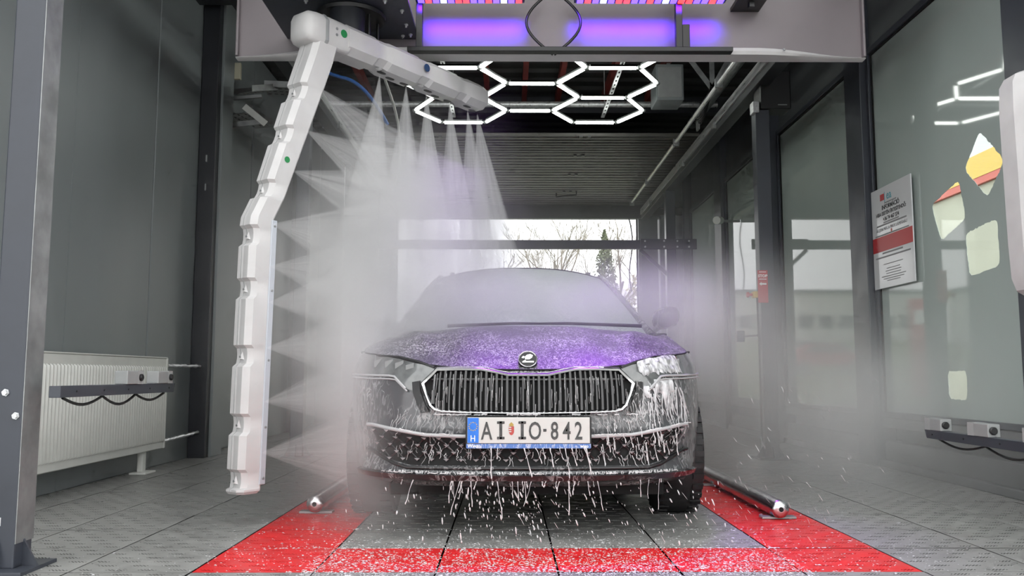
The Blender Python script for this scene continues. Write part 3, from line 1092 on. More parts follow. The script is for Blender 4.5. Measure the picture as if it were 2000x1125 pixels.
# lower lip: slim belly that thins out towards both ends
b = MB()
rg = []
for k in range(41):
    t = k / 40; x = -1.72 + t * 3.985
    e = min(1, min(t, 1 - t) * 5.5)
    hh = .012 + .036 * sstep(0, 1, e); dp = .012 + .075 * sstep(0, 1, e)
    rg.append([Vector((x, GY - .012, GZ + hh)), Vector((x, GY - .02 - dp, GZ + hh * .9)), Vector((x, GY - .03 - dp, GZ + hh * .4)), Vector((x, GY - .02 - dp, GZ)), Vector((x, GY + .015, GZ - .002))])
b.rings(rg); b.build('lower_lip', 'white_plastic', gan, smooth=50)
for x in (-1.72, 2.25):
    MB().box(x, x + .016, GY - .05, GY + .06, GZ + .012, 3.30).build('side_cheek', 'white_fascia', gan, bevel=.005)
for x in (.45, .95, 1.33, 1.72):
    b = MB(); b.lathe([(0, .004), (.007, .004), (.009, 0)], (x, GY - .125, GZ + .026), (0, -1, 0), 10)
    b.build('screw', 'galv_dull', gan)
MB().box(-.62, 1.385, GY - .19, GY - .13, GZ - .012, GZ + .018).build('lower_rail', 'black', gan, bevel=.004)
for x in (-.55, 1.06):
    MB().box(x - .02, x + .02, GY - .17, GY - .12, GZ, 3.1).build('lamp_bracket', 'black', gan, bevel=.003)
MB().box(1.08, 1.125, GY - .17, GY - .10, GZ + .02, GZ + .17).build('bracket_plate', 'black', gan, bevel=.003)
MB().box(-1.70, 2.09, GY - .2, GY + 1.1, 3.325, 3.38).build('top_frame', 'anthracite_dark', gan)
MB().box(1.42, 1.60, GY - .2, GY - .02, 3.015, 3.04).build('stop_bracket', 'black', gan)
MB().box(1.50, 1.53, GY - .17, GY - .13, 2.985, 3.02).build('stop_bolt', 'black', gan)
# cable loops in front of the fascia
for cx_, w in ((.285, .17),):
    for s in (-1, 1):
        pts = []
        for k in range(15):
            t = k / 14
            pts.append((cx_ + s * w * math.cos((t - .42) * math.pi * .85), GY - .10, 3.06 - t * .36))
        b = MB(); b.tube(pts, .009, 7); b.build('cable', 'black', gan, smooth=60)
# LED bars: coloured diodes in a tray
def emis(name, rgb, st):
    return mat(name, rgb, .4, emit=rgb, estr=st)
M['led_b'] = emis('blue_led', (.06, .03, 1.0), 8.0)
M['led_r'] = emis('red_led', (1.0, .03, .03), 5)
M['led_w'] = emis('pale_blue_led', (.45, .5, 1.0), 5)
for (x0, x1) in ((-.56, .09), (.42, 1.335)):
    bar = MB().box(x0 - .012, x1 + .012, GY - .235, GY - .165, 3.005, 3.06).build('led_bar', 'anthracite', gan, bevel=.004)
    n = int((x1 - x0) / .046)
    for k in range(n):
        x = x0 + (k + .5) * (x1 - x0) / n
        kind = ('led_b', 'led_r', 'led_b', 'led_w')[k % 4] if k % 8 < 6 else ('led_r', 'led_b')[k % 2]
        MB().box(x - .019, x + .019, GY - .225, GY - .175, 2.998, 3.006).build('led', kind, bar, bevel=.002)
    for (en, tilt, spr, lc) in ((9, -21, 42, (.40, .03, 1.0)), (5, 62, 54, (.09, .006, 1.0))):     # diodes aimed at the car and back at the fascia
        ld = bpy.data.lights.new('led_light', 'AREA')
        xa_, xb_ = (x0, x1) if tilt > 0 else (max(x0, -.18), min(x1, .98))
        ld.shape = 'RECTANGLE'; ld.size = xb_ - xa_; ld.size_y = .05
        ld.energy = en * (xb_ - xa_); ld.color = lc; ld.spread = R(spr)
        lo = bpy.data.objects.new('led_light', ld); col.objects.link(lo)
        lo.parent = gan
        lo.location = Vector(((xa_ + xb_) / 2, GY - .2, 2.992)) - gan.location
        lo.rotation_euler = (R(tilt), 0, 0)
# carriage plate with bolts and turntable
car_pl = MB().box(-1.40, -.57, 3.9, GY - .02, 2.83, 2.85).build('carriage_plate', 'anthracite', gan, bevel=.003)
rnb = random.Random(9)
for (x, y) in ((-1.15, 4.62), (-1.02, 4.55), (-.86, 4.55), (-.70, 4.62), (-.62, 4.75), (-.62, 4.95), (-.61, 5.1), (-.9, 4.42), (-1.22, 4.85), (-1.05, 4.30), (-.75, 4.30), (-.66, 5.12)):
    b = MB(); b.lathe([(0, .022), (.006, .022), (.006, .010), (.012, .010), (.012, 0)], (x, y, 2.832), (0, 0, -1), 8)
    b.build('bolt', 'galv', car_pl)
b = MB(); b.lathe([(0, 0), (.20, 0), (.205, .02), (.19, .03), (0, .03)], (-.93, 4.82, 2.80), (0, 0, 1), 40)
b.build('turntable', 'black', gan, smooth=40)
b = MB(); b.lathe([(0, 0), (.10, 0), (.10, .14), (0, .14)], (-.93, 4.72, 2.66), (0, 0, 1), 24)
b.build('pivot', 'anthracite_dark', gan, smooth=40)
for (dx, dy) in ((-.04, -.10), (.05, -.12), (.12, -.06), (.15, .08)):
    b = MB(); b.tube([(-.93 + dx, 4.80 + dy, 2.66), (-.93 + dx, 4.80 + dy, 2.83)], .009, 8)
    b.build('hose_stub', 'black', gan)
gan_purple = None

# ---- rotating L-shaped spray arm
D = Vector((.602, .798, 0)); Wd = Vector((.798, -.602, 0)); UP = Vector((0, 0, 1))
arm = thing('spray_arm', (-1.24, 4.13, .146), 'white L-shaped spray arm hanging left of the car', 'spray arm')
def section(e1, e2, c, a, bq, ch, ind=0.0):
    """chamfered box profile in the plane e1,e2; ind pushes the outer side in"""
    pts = [(a - ch, bq), (a, bq - ch), (a, 0.012), (a - .003, 0), (a, -.012), (a, -bq + ch), (a - ch, -bq), (-a + ch * .6, -bq), (-a, -bq + ch * .6), (-a, bq - ch * .6), (-a + ch * .6, bq)]
    out = []
    for u, v in pts:
        if ind and u > 0: u = u - ind
        if ind and u > 0 and abs(v) > bq - ch * .5: v = v * (1 - ind * .35 / bq)
        out.append(c + e1 * u + e2 * v)
    return out
# centre line of the dropping leg
leg = [Vector((-1.018, 4.425, 2.50)), Vector((-1.205, 4.175, 1.60)), Vector((-1.245, 4.125, 1.47)), Vector((-1.262, 4.10, .15))]
def leg_pt(z):
    for p, q in zip(leg, leg[1:]):
        if p.z >= z >= q.z:
            return p.lerp(q, (p.z - z) / (p.z - q.z))
    return leg[-1]
notches = [2.17, 1.925, 1.625, 1.385, 1.125, .80, .475, .215]
zs = set([2.52, 1.60, 1.55, 1.50, 1.47, .15])
prof = []
z = 2.50
ev = []
for n_ in notches:
    ev += [(n_ + .052, 0), (n_ + .036, .020), (n_ + .012, .024), (n_ - .012, .024), (n_ - .036, .020), (n_ - .052, 0)]
for z in (2.52, 2.4, 2.3, 1.58, 1.53, 1.48, .172): ev.append((z, 0))
ev.sort(reverse=True)
rg = []; seam = []
for z, ind in ev:
    p = leg_pt(min(z, 2.5)); p = Vector((p.x, p.y, z))
    k_ = 1.0 + .20 * sstep(1.45, 2.4, z)
    rg.append(section(-D, Wd, p, .064 * k_, .066 * k_, .026, ind))
    seam.append(p - D * (.0635 * k_ - ind) - Wd * .012)
p = leg_pt(.15)
rg.append([p + (q - Vector((p.x, p.y, q.z))) * 1 for q in section(-D, Wd, Vector((p.x, p.y, .150)), .054, .056, .024)])
b = MB(); b.rings(rg)
leg_o = b.build('drop_leg', 'white_plastic', arm, smooth=28)
b = MB(); b.tube(seam, .0022, 5); b.build('seam', 'grey_plastic', leg_o, smooth=60)
for n_ in notches:
    p = leg_pt(n_) - D * (.064 * (1.0 + .20 * sstep(1.45, 2.4, n_)) - .023)
    b = MB(); b.add([p + Wd * .02 - UP * .018, p - Wd * .012 - UP * .018, p + Wd * .004 + UP * .022, p - D * .016 - UP * .012 + Wd * .004], [(0, 1, 2), (0, 2, 3), (2, 1, 3), (1, 0, 3)])
    b.build('clip_tab', 'white_plastic', leg_o)
    b = MB(); b.lathe([(0, .004), (.006, .003), (.007, 0)], p - D * .012 + Wd * .004 - UP * .004, -D, 8); b.build('screw', 'galv_dull', leg_o)
# pale blue-grey metal strip with the nozzles on the inner side
a_, z_ = leg_pt(1.50), leg_pt(.19)
b = MB()
b.obox((leg_pt(1.47) + leg_pt(.19)) / 2 + Wd * .060 + D * .058, (leg_pt(1.47) - leg_pt(.19)) / 2, Wd * .012, D * .016)
st = b.build('nozzle_strip', mat('pale_blue_steel', (.52, .55, .60), .35, .2), arm, bevel=.003)
for z in (1.44, 1.12, .78, .46, .22):
    b = MB(); b.lathe([(0, .004), (.006, .003), (.006, 0)], leg_pt(z) + Wd * .072 + D * .06, Wd, 8); b.build('screw', 'galv_dull', st)
# elbow block
b = MB()
rg = []
EB = Vector((-1.02, 4.43, 2.548))
for t, sx_, sz_ in ((-.155, .055, .060), (-.13, .086, .084), (-.08, .092, .090), (0, .094, .090), (.09, .094, .089), (.13, .092, .086), (.15, .088, .080)):
    c = EB + D * t
    rg.append([c + Wd * u * sx_ + UP * v * sz_ for u, v in ((1, -.7), (1, .55), (.7, .95), (-.7, .95), (-1, .55), (-1, -.7), (-.8, -1), (.8, -1))])
b.rings(rg); el = b.build('elbow', 'white_plastic', arm, smooth=50, bevel=.014, seg=3)
b = MB()
rg = []
for t in (-.012, -.004, .004, .012):
    c = EB + D * (-.03 + t)
    k_ = 1.012 if abs(t) < .01 else 1.0
    rg.append([c + Wd * u * .094 * k_ + UP * v * .090 * k_ for u, v in ((1, -.7), (1, .55), (.7, .95), (-.7, .95), (-1, .55), (-1, -.7), (-.8, -1), (.8, -1))])
b.rings(rg, cap=False); b.build('elbow_seam', 'grey_plastic', el, smooth=30)
# overhead boom
b = MB()
rg = []
A0 = Vector((-.93, 4.55, 2.545)); A1 = Vector((-.185, 5.545, 2.545))
LEN = (A1 - A0).length
def boom_sec(t, hw, zt, zb, ch, drop=0):
    c = A0 + D * t
    return [c + Wd * u + UP * v for u, v in ((hw, zb + ch), (hw, zt - .03), (hw - .03, zt), (-hw + .03, zt), (-hw, zt - .03), (-hw, zb + ch), (-hw + ch * 1.3, zb), (hw - ch * 1.3, zb))]
evs = [(-.03, 0), (.02, 0)]
bn = [.26, .62, .98]
for n_ in bn:
    evs += [(n_ - .07, 0), (n_ - .045, .012), (n_ + .02, .012), (n_ + .045, 0)]
evs += [(LEN - .10, 0), (LEN - .03, -.006), (LEN, -.03)]
for t, ind in evs:
    k_ = 1.0 - .10 * t / LEN
    hw = (.100 - ind if ind >= 0 else .100 + ind) * k_
    rg.append(boom_sec(t, hw, (.084 + (ind if ind < 0 else 0)) * k_, (-.080 + (ind if ind > 0 else -ind * 1.0)), .034))
b.rings(rg)
boom = b.build('boom', 'white_plastic', arm, smooth=28)
for n_ in bn[:2]:
    p = A0 + D * n_ - UP * .070 + Wd * .03
    b = MB(); b.add([p + D * .03, p - D * .012 + Wd * .02, p - D * .012 - Wd * .02, p - UP * .014], [(0, 1, 2), (0, 3, 1), (1, 3, 2), (2, 3, 0)])
    b.build('clip_tab', 'white_plastic', boom)
noz_t = [.30, .40, .52, .70, .80, .92, 1.08, 1.17]
for k, t in enumerate(noz_t):
    c = A0 + D * t - UP * .0803 + Wd * (.012 if k % 3 == 0 else -.018)
    b = MB()
    ring = []
    for a in range(16):
        an = a * math.pi / 8
        ring.append(c + D * (.034 * math.copysign(abs(math.cos(an)) ** .6, math.cos(an))) + Wd * .014 * math.sin(an))
    b.prism(ring, -UP * .002); b.build('nozzle_slot', 'black', boom)
# stickers and screws
def dot(c, n, r, m, par, nm='sticker'):
    b = MB(); b.lathe([(0, .002), (r, .002), (r, 0)], c, n, 20); return b.build(nm, m, par)
pp = leg_pt(1.79)
dot(pp + Wd * .0705 - D * .008, Wd, .016, 'green_dot', leg_o)
dot(EB + Wd * .094 + D * .085 + UP * .01, Wd, .022, 'green_dot', el)
for z in (-.012, .022):
    dot(EB + Wd * .094 + D * .035 + UP * z, Wd, .008, 'galv_dull', el, 'screw')
dot(A0 + D * .60 + Wd * .0965 + UP * .02, Wd, .024, 'blue_dot', boom)

# ---- white cover of the second arm, cut by the right edge of the picture
b = MB()
rg = []
for z, sx_, sy_ in ((1.06, .07, .06), (1.085, .10, .09), (1.14, .115, .105), (1.3, .12, .11), (1.9, .125, .11), (2.02, .12, .105), (2.06, .10, .09), (2.075, .07, .06)):
    c = Vector((2.385, 3.72, z))
    rg.append([c + Vector((u * sx_, v * sy_, 0)) for u, v in ((-1, -.5), (-.7, -1), (.7, -1), (1, -.5), (1, .5), (.7, 1), (-.7, 1), (-1, .5))])
b.rings(rg)
tw = thing('dryer_housing', (2.385, 3.72, 1.06), 'white rounded machine housing cut off by the right edge of the picture', 'machine housing')
b.build('shell', 'white_plastic', tw, smooth=30)
b = MB(); b.tube([(2.44, 3.72, 2.0), (2.44, 3.72, 3.25)], .05, 12); b.build('hanger_tube', 'anthracite', tw, smooth=40)

# ---- rails, their posts and the far portal
def post(x, y, zt, label, w=.055, base=True, name='steel_post', lean=0):
    t = thing(name, (x, y, 0), label, 'post')
    MB().box(x - w, x + w, y - w, y + w, .012, zt).build('shaft', 'anthracite', t, bevel=.006)
    MB().box(x - w * 2.1, x + w * 2.1, y - w * 2.1, y + w * 2.1, 0.0, .014).build('base_plate', 'anthracite', t, bevel=.002)
    for (dx, dy) in ((1, 0), (-1, 0), (0, 1), (0, -1)):
        p = Vector((x + dx * w, y + dy * w, .013)); d = Vector((dx, dy, 0)); sd = Vector((-dy, dx, 0)) * .005
        b = MB(); b.prism([p + sd, p + d * w * 1.0 + sd, p + UP * .10 + sd], -sd * 2); b.build('gusset', 'anthracite', t)
    return t
RXL, RXR, RZ = -1.842, 2.235, 3.24
pL = post(RXL, 3.20, RZ, 'anthracite square steel post in the left foreground beside the radiator', w=.058)
for (x, z) in ((-1.848, .645), (-1.888, .56), (-1.806, .56)):
    b = MB(); b.lathe([(0, .012), (.010, .012), (.010, .004), (.014, .004), (.014, 0)], (x, 3.142, z), (0, -1, 0), 6)
    b.build('bolt', 'galv', pL)
MB().box(-1.86, -1.838, 3.1405, 3.142, .165, .195).build('sticker', 'sign_white', pL)
MB().box(-1.855, -1.843, 3.1395, 3.1405, .183, .19).build('sticker_print', 'ink_teal', pL)
MB().box(-1.786, -1.782, 3.145, 3.262, .1, 3.2).build('edge_strip', 'galv_dull', pL)
post(RXL + .02, 7.42, RZ, 'anthracite rail post on the left, dimly seen behind the spray')
pR = post(RXR, 7.28, 3.03, 'anthracite post with a red STOP sign in front of the windows', w=.062)
MB().box(RXR - .02, RXR + .25, 7.19, 7.40, 3.03, 3.38).build('junction_box', 'black', pR, bevel=.012)
MB().box(RXR + .13, RXR + .21, 7.186, 7.192, 3.06, 3.068).build('box_mark', 'grey_plastic', pR)
MB().box(RXR - .085, RXR - .03, 7.2, 7.3, 3.0, 3.10).build('clamp', 'galv', pR, bevel=.004)
post(RXR, 11.5, RZ, 'far right portal post near the exit doorway', w=.065)
post(RXL, 11.5, RZ, 'far left portal post near the exit doorway, behind the mist', w=.065)
post(RXR, 3.0, RZ, 'right entrance post just outside the picture carrying the sensor arm', w=.058)
cb = thing('portal_crossbeam', (.2, 11.5, 2.49), 'dark crossbeam with corner braces in front of the exit doorway', 'beam')
MB().box(RXL + .066, RXR - .066, 11.46, 11.54, 2.43, 2.55).build('beam', 'anthracite', cb, bevel=.006)
for s, x in ((1, RXL + .066), (-1, RXR - .066)):
    pass
MB().box(RXR - .42, RXR + .35, 11.42, 11.455, 2.42, 2.56).build('fish_plate', 'anthracite', cb, bevel=.004)
for x in (RXR - .36, RXR - .1, RXR + .08, RXR + .24):
    for z in (2.45, 2.53):
        b = MB(); b.lathe([(0, .012), (.014, .012), (.014, 0)], (x, 11.42, z), (0, -1, 0), 6); b.build('bolt', 'galv', cb)
MB().bar((RXR - .42, 11.49, 2.42), (RXR + .05, 11.49, 1.98), .03, .05).build('brace', 'anthracite', cb)
for s, x, lb in ((1, RXR, 'galvanised running rail along the right side under the roof'), (-1, RXL, 'galvanised running rail along the left side under the roof')):
    t = thing('running_rail', (x, 8.3, RZ), lb, 'rail')
    b = MB(); b.box(x - .06, x + .06, 3.0, 13.6, RZ, RZ + .07); b.build('beam', 'anthracite_dark', t, bevel=.004)
    b = MB(); b.prism([(x - .075, 3.0, RZ + .07), (x + .075, 3.0, RZ + .07), (x + .075, 3.0, RZ + .16), (x + .05, 3.0, RZ + .17), (x - .05, 3.0, RZ + .17), (x - .075, 3.0, RZ + .16)], (0, 10.6, 0))
    b.build('rail_head', 'galv', t)
    for y in (4.4, 6.0, 8.6, 10.2, 12.6):
        MB().box(x - .09, x + .09, y - .012, y + .012, RZ + .03, RZ + .10).build('rail_clip', 'galv_dull', t)
b = MB(); b.tube([(1.955, 6.4, 3.39), (1.955, 13.2, 3.42)], .022, 10)
cd = thing('conduit_pipe', (1.955, 9.8, 3.46), 'slim galvanised conduit running beside the right rail', 'pipe')
b.build('tube', 'galv', cd, smooth=50)
for y in (7.6, 9.6, 11.6, 13.1):
    MB().box(1.92, 1.99, y - .012, y + .012, 3.36, 3.44).build('pipe_clip', 'galv_dull', cd)
# bundle of cables and a trolley hanging by the rail
tr = thing('cable_trolley', (2.10, 9.2, 3.45), 'bundle of black cables with a trolley wheel hanging beside the right rail', 'cable')
for k in range(4):
    b = MB()
    b.tube([(2.06 + .02 * k, 8.3 + .1 * k + t * .9, 3.62 - .16 * math.sin(math.pi * t)) for t in [i / 10 for i in range(11)]], .010, 6)
    b.build('cable', 'black', tr, smooth=60)
b = MB(); b.lathe([(0, -.015), (.03, -.015), (.03, .015), (0, .015)], (2.11, 9.1, 3.52), (1, 0, 0), 14); b.build('trolley_wheel', 'galv', tr)
MB().box(2.09, 2.11, 9.05, 9.15, 3.40, 3.62).build('trolley_plate', 'galv_dull', tr)

# ---- hexagonal lamp grid
S = .50; HZ = 3.58
hx0, hy0 = .235, 9.42
hexl = thing('hexagon_lamp', (hx0, hy0 - 1.3, HZ), 'honeycomb ceiling lamp of lit white tubes over the bay', 'ceiling lamp')
nodes = {}
def key(p): return (round(p[0], 2), round(p[1], 2))
segs = {}
def hexa(cx_, cy_):
    pts = [(cx_ + S * math.cos(k * math.pi / 3), cy_ + S * math.sin(k * math.pi / 3)) for k in range(6)]
    for k in range(6):
        a, b_ = key(pts[k]), key(pts[(k + 1) % 6])
        segs[tuple(sorted((a, b_)))] = 1
rh = S * math.sqrt(3) / 2
for r_ in range(4):
    for cx_ in (-1.5 * S, 1.5 * S):
        hexa(hx0 + cx_, hy0 - rh - r_ * 2 * rh)
for r_ in range(3):
    hexa(hx0, hy0 - 2 * rh - r_ * 2 * rh)
ends = {}
for a, b_ in segs:
    A = Vector((*a, HZ)); B = Vector((*b_, HZ)); d = (B - A).normalized()
    ends[a] = 1; ends[b_] = 1
    mb = MB(); mb.tube([A + d * .035, B - d * .035], .017, 8); mb.build('light_tube', 'tube_light', hexl, smooth=60)
    mb = MB(); mb.bar(A + d * .035 + UP * .022, B - d * .035 + UP * .022, .034, .016); mb.build('tube_holder', 'grey_plastic', hexl)
for e in ends:
    mb = MB(); mb.blob((*e, HZ + .006), .030, .030, .022, 8, 5); mb.build('connector', 'grey_plastic', hexl, smooth=80)
for x in (-.86 + hx0, .86 + hx0):
    t = MB().bar((x, hy0 + .1, HZ + .10), (x, hy0 - 3.6, HZ + .10), .04, .02).build('hanger_strut', 'galv', hexl)
    for k in range(26):
        MB().box(x - .008, x + .008, hy0 - .05 - k * .12 - .022, hy0 - .05 - k * .12 + .022, HZ + .0885, HZ + .0905).build('strut_hole', 'matt_black', t)
    for y in (hy0 - .1, hy0 - 1.8, hy0 - 3.4):
        MB().bar((x, y, HZ + .11), (x, y, ZC - .04), .008, .008).build('hanger_rod', 'galv_dull', hexl)

# ---- open sectional door parked under the ceiling
dr = thing('overhead_door', (.16, 12.0, 3.60), 'open sectional overhead door parked in panels under the ceiling', 'door')
ys = [13.85, 12.75, 11.65, 10.60, 9.75]
for k in range(4):
    y1, y0_ = ys[k], ys[k + 1]
    pn = MB().box(-1.95, 2.27, y0_ + .006, y1 - .006, 3.52, 3.56).build('door_section', 'door_panel', dr, bevel=.004)
    nrib = 7
    for j in range(nrib):
        y = y0_ + .08 + (y1 - y0_ - .16) * j / (nrib - 1)
        MB().box(-1.94, 2.26, y - .012, y + .012, 3.512, 3.521).build('door_groove', 'door_panel', pn)
    for x in (-.85, .16 + .75):
        for dx in (-.05, .05):
            MB().box(x + dx - .02, x + dx + .02, y0_ - .035, y0_ + .035, 3.498, 3.514).build('hinge', 'anthracite_dark', pn)
MB().box(-1.96, 2.28, 13.86, 13.92, 3.30, 3.58).build('door_section', 'wall_dark', dr)
b = MB(); b.tube([(.75, 12.9, 3.515), (.75, 12.9, 3.46), (1.05, 12.75, 3.46), (1.05, 12.75, 3.515)], .014, 6); b.build('pull_handle', 'black', dr)
for x in (-2.05, 2.37):
    MB().box(x - .03, x + .03, 9.5, 13.9, 3.50, 3.58).build('door_track', 'galv_dull', dr)
b = MB(); b.tube([(-2.2, 9.62, 3.86), (2.45, 9.62, 3.86)], .035, 12); b.build('spring_shaft', 'galv', dr, smooth=50)

# ---- small roof-level equipment
hu = thing('air_heater', (1.75, 9.0, 3.75), 'grey box heater unit hanging under the roof by the honeycomb lamp', 'heater')
MB().box(1.60, 1.90, 8.85, 9.2, 3.66, 4.06).build('casing', 'wall', hu, bevel=.008)
MB().box(1.62, 1.88, 8.842, 8.852, 3.69, 4.03).build('front_panel', 'grey_plastic', hu, bevel=.004)
MB().box(1.73, 1.77, 8.9, 8.94, 4.06, 4.2).build('hanger', 'galv_dull', hu)
ts = thing('roof_truss', (2.0, 8.6, 3.7), 'small perforated steel truss under the roof above the right rail', 'truss')
for a, c in (((1.75, 8.5, 4.18), (2.12, 8.5, 3.66)), ((2.12, 8.5, 4.18), (2.12, 8.5, 3.62)), ((2.12, 8.5, 3.66), (2.40, 8.5, 4.16))):
    MB().bar(a, c, .05, .012, up=(0, 1, 0)).build('strut', 'galv_dull', ts)
b = MB(); b.tube([(2.28, 7.4, 3.80), (2.28, 10.2, 3.80)], .06, 12)
dp = tag(b.build('drain_pipe', 'galv_dull', None, smooth=50, org=(2.28, 8.8, 3.80)), 'thick grey pipe running under the roof above the right rail', 'pipe')
for y in (7.5, 9.4, 11.2):
    pass
cam_ = thing('security_camera', (2.62, 10.4, 2.62), 'small white bullet camera on the right wall near the exit', 'camera')
b = MB(); b.lathe([(0, -.09), (.045, -.09), (.05, -.05), (.05, .09), (0, .09)], (2.62, 10.35, 2.62), (-.5, -.85, -.15), 14); b.build('housing', 'white_enamel', cam_, smooth=40)
MB().bar((2.64, 10.40, 2.62), (XR + .0, 10.62, 2.66), .03, .03).build('bracket', 'grey_plastic', cam_)

# ---- signs
sg = thing('stop_sign', (RXR, 7.21, 1.33), 'red STOP notice with white arrow fixed to the right post', 'sign')
MB().box(RXR - .088, RXR + .0, 7.208, 7.214, 1.325, 1.605).build('board', 'red_sign', sg, bevel=.002)
def sg_txt(t, size, z, par=sg, m='ink_white', x=RXR - .044, y=7.206, bold=0):
    me = text_mesh('lettering', t, size, lambda u, v, w: Vector((x + u, y - w, z + v)) - Vector(par.location), bold=bold)
    link('lettering', me, m, par)
sg_txt('STOP', .033, 1.545, bold=.0012)
for k, w in enumerate((.060, .064)):
    MB().box(RXR - .044 - w / 2, RXR - .044 + w / 2, 7.2055, 7.2078, 1.587 - k * .0 - .062 * k, 1.593 - .062 * k).build('lettering', 'ink_white', sg)
b = MB(); xa, za = RXR - .044, 1.487
b.prism([(xa - .032, 7.2055, za), (xa - .012, 7.2055, za + .016), (xa - .012, 7.2055, za + .007), (xa + .03, 7.2055, za + .007), (xa + .03, 7.2055, za - .007), (xa - .012, 7.2055, za - .007), (xa - .012, 7.2055, za - .016)], (0, .002, 0))
b.build('arrow', 'ink_white', sg)
es = thing('emergency_stop', (RXR - .11, 7.26, 1.40), 'yellow emergency stop box with red button on the side of the post', 'switch')
MB().box(RXR - .125, RXR - .063, 7.22, 7.29, 1.37, 1.425).build('box', 'yellow', es, bevel=.006)
b = MB(); b.lathe([(0, .05), (.022, .048), (.024, .03), (.012, .028), (.012, 0)], (RXR - .125, 7.255, 1.398), (-1, 0, 0), 16); b.build('button', 'red_plastic', es, smooth=40)
b = MB(); b.tube([(RXR - .085, 7.25, 1.37), (RXR - .08, 7.25, 1.0), (RXR - .078, 7.25, .15)], .008, 6); b.build('cable', 'black', es, smooth=60)
sk = tag(MB().box(RXR - .20, RXR - .13, 7.5, 7.56, 1.0, 1.10).build('socket_box', 'anthracite', None, org=(RXR - .165, 7.53, 1.05), bevel=.006), 'small dark socket box beside the post with the STOP sign', 'socket')
MB().bar((RXR - .13, 7.53, 1.05), (RXR - .066, 7.345, 1.05), .015, .015).build('socket_arm', 'anthracite', sk, org=(RXR - .165, 7.53, 1.05))

# information board on the glass
M['band_red_pale'] = mat('pale_red_print', (.6, .2, .16), .5)
iy0, iy1, iz0, iz1 = 6.02, 6.69, 1.38, 2.17
ib = thing('information_board', (XR - .01, 6.36, iz0), 'white information board with red band on the big window', 'sign')
XS = XR - .022
MB().box(XS, XS + .010, iy0, iy1, iz0, iz1).build('board', 'sign_white', ib, bevel=.002)
def ib_txt(t, size, yc, z, m='ink', bold=0.0, al='CENTER', sq=1.0):
    me = text_mesh('lettering', t, size, lambda u, v, w: Vector((XS - .001 - w, yc - u, z + v)) - ib.location, bold=bold, align=al, squeeze=sq)
    link('lettering', me, m, ib)
MB().box(XS - .002, XS, iy0 + .004, iy1 - .004, 1.668, 1.785).build('red_band', 'red_sign', ib)
yc = (iy0 + iy1) / 2
MB().box(XS - .002, XS, 6.455, 6.525, 2.065, 2.115).build('logo_block', 'red_sign', ib, bevel=.004)
MB().box(XS - .0025, XS, 6.445, 6.450, 2.045, 2.125).build('logo_bar', 'ink_teal', ib)
ib_txt('ea', .095, 6.375, 2.062, 'ink_teal', bold=.001)
ib_txt('INFORMÁCIÓ', .048, yc, 1.992, bold=.001)
ib_txt('HIBA ESETÉN ÉRTESÍTENDŐ:', .040, yc, 1.947, bold=.0008)
ib_txt('+36 74 467 374', .042, yc, 1.902, bold=.0008)
ib_txt('ÁLLJON MEG A PIROS LÁMPÁNÁL!', .034, yc, 1.828, 'ink_grey')
b = MB(); b.lathe([(0, .001), (.013, .001), (.013, 0)], (XS - .0005, yc, 1.812), (-1, 0, 0), 16); b.build('lamp_icon', 'band_red_pale', ib)
for z, w, hh in ((2.034, .20, .010), (1.884, .26, .010), (1.866, .50, .012), (1.790, .56, .010)):
    MB().box(XS - .0015, XS, yc - w / 2, yc + w / 2, z, z + hh).build('small_print', 'ink_grey', ib)
for k, t in enumerate(('Állítsa le a motort, húzza be a kéziféket, és ne', 'mozgassa a járművet a mosás ideje alatt!', 'Ne szálljon ki az autóból mosás közben!')):
    ib_txt(t, .030, yc, 1.752 - k * .035, 'ink_white', bold=.0005, sq=.9)
for k, (z, w) in enumerate(((1.645, .34), (1.615, .58), (1.56, .32), (1.525, .22), (1.505, .26), (1.485, .24), (1.465, .40), (1.447, .34), (1.43, .22))):
    MB().box(XS - .0015, XS, yc - w / 2, yc + w / 2, z, z + (.012 if k < 2 else .006)).build('small_print', 'ink_grey', ib)

# ================================================================== LEFT SIDE FIXTURES
# radiator
rx = -2.60
rad = thing('radiator', (rx, 5.35, .157), 'long white ribbed panel radiator against the left wall', 'radiator')
ry0, ry1, rz0, rz1 = 4.15, 6.50, .157, .837
MB().box(rx - .085, rx - .012, ry0, ry1, rz0 + .01, rz1 - .005).build('back_panel', 'white_enamel', rad, bevel=.006)
b = MB()
pp_ = [(rz0, 0), (rz0 + .045, 0)]
nr = 60
vs = []
cols = []
for k in range(nr * 4 + 1):
    y = ry0 + .02 + (ry1 - ry0 - .04) * k / (nr * 4)
    ph = (0, .0, .016, .016)[k % 4]
    cols.append((y, ph))
rg = []
for y, ph in cols:
    rg.append([Vector((rx - .012, y, rz0)), Vector((rx - .004, y, rz0 + .006)), Vector((rx - .004, y, rz0 + .05)), Vector((rx - .004 + ph, y, rz0 + .062)), Vector((rx - .004 + ph, y, rz1 - .075)), Vector((rx - .004, y, rz1 - .063)), Vector((rx - .004, y, rz1 - .008)), Vector((rx - .012, y, rz1))])
b.rings(rg, cap=False, closed=False)
b.build('ribbed_front', 'white_enamel', rad, smooth=40)
MB().box(rx - .095, rx + .002, ry1 - .02, ry1 + .006, rz0, rz1).build('end_cover', 'white_enamel', rad, bevel=.006)
MB().box(rx - .095, rx + .002, ry0 - .006, ry0 + .02, rz0, rz1).build('end_cover', 'white_enamel', rad, bevel=.006)
MB().box(rx - .095, rx + .0, ry0, ry1, rz1 - .004, rz1 + .006).build('top_grille', 'white_enamel', rad, bevel=.004)
for y in (4.6, 6.22):
    ft_ = MB().box(rx - .07, rx - .03, y - .03, y + .03, .015, rz0 + .05).build('foot', 'white_enamel', rad, bevel=.004)
    MB().box(rx - .10, rx + .02, y - .09, y + .09, .0, .016).build('foot_plate', 'white_enamel', ft_, bevel=.004)
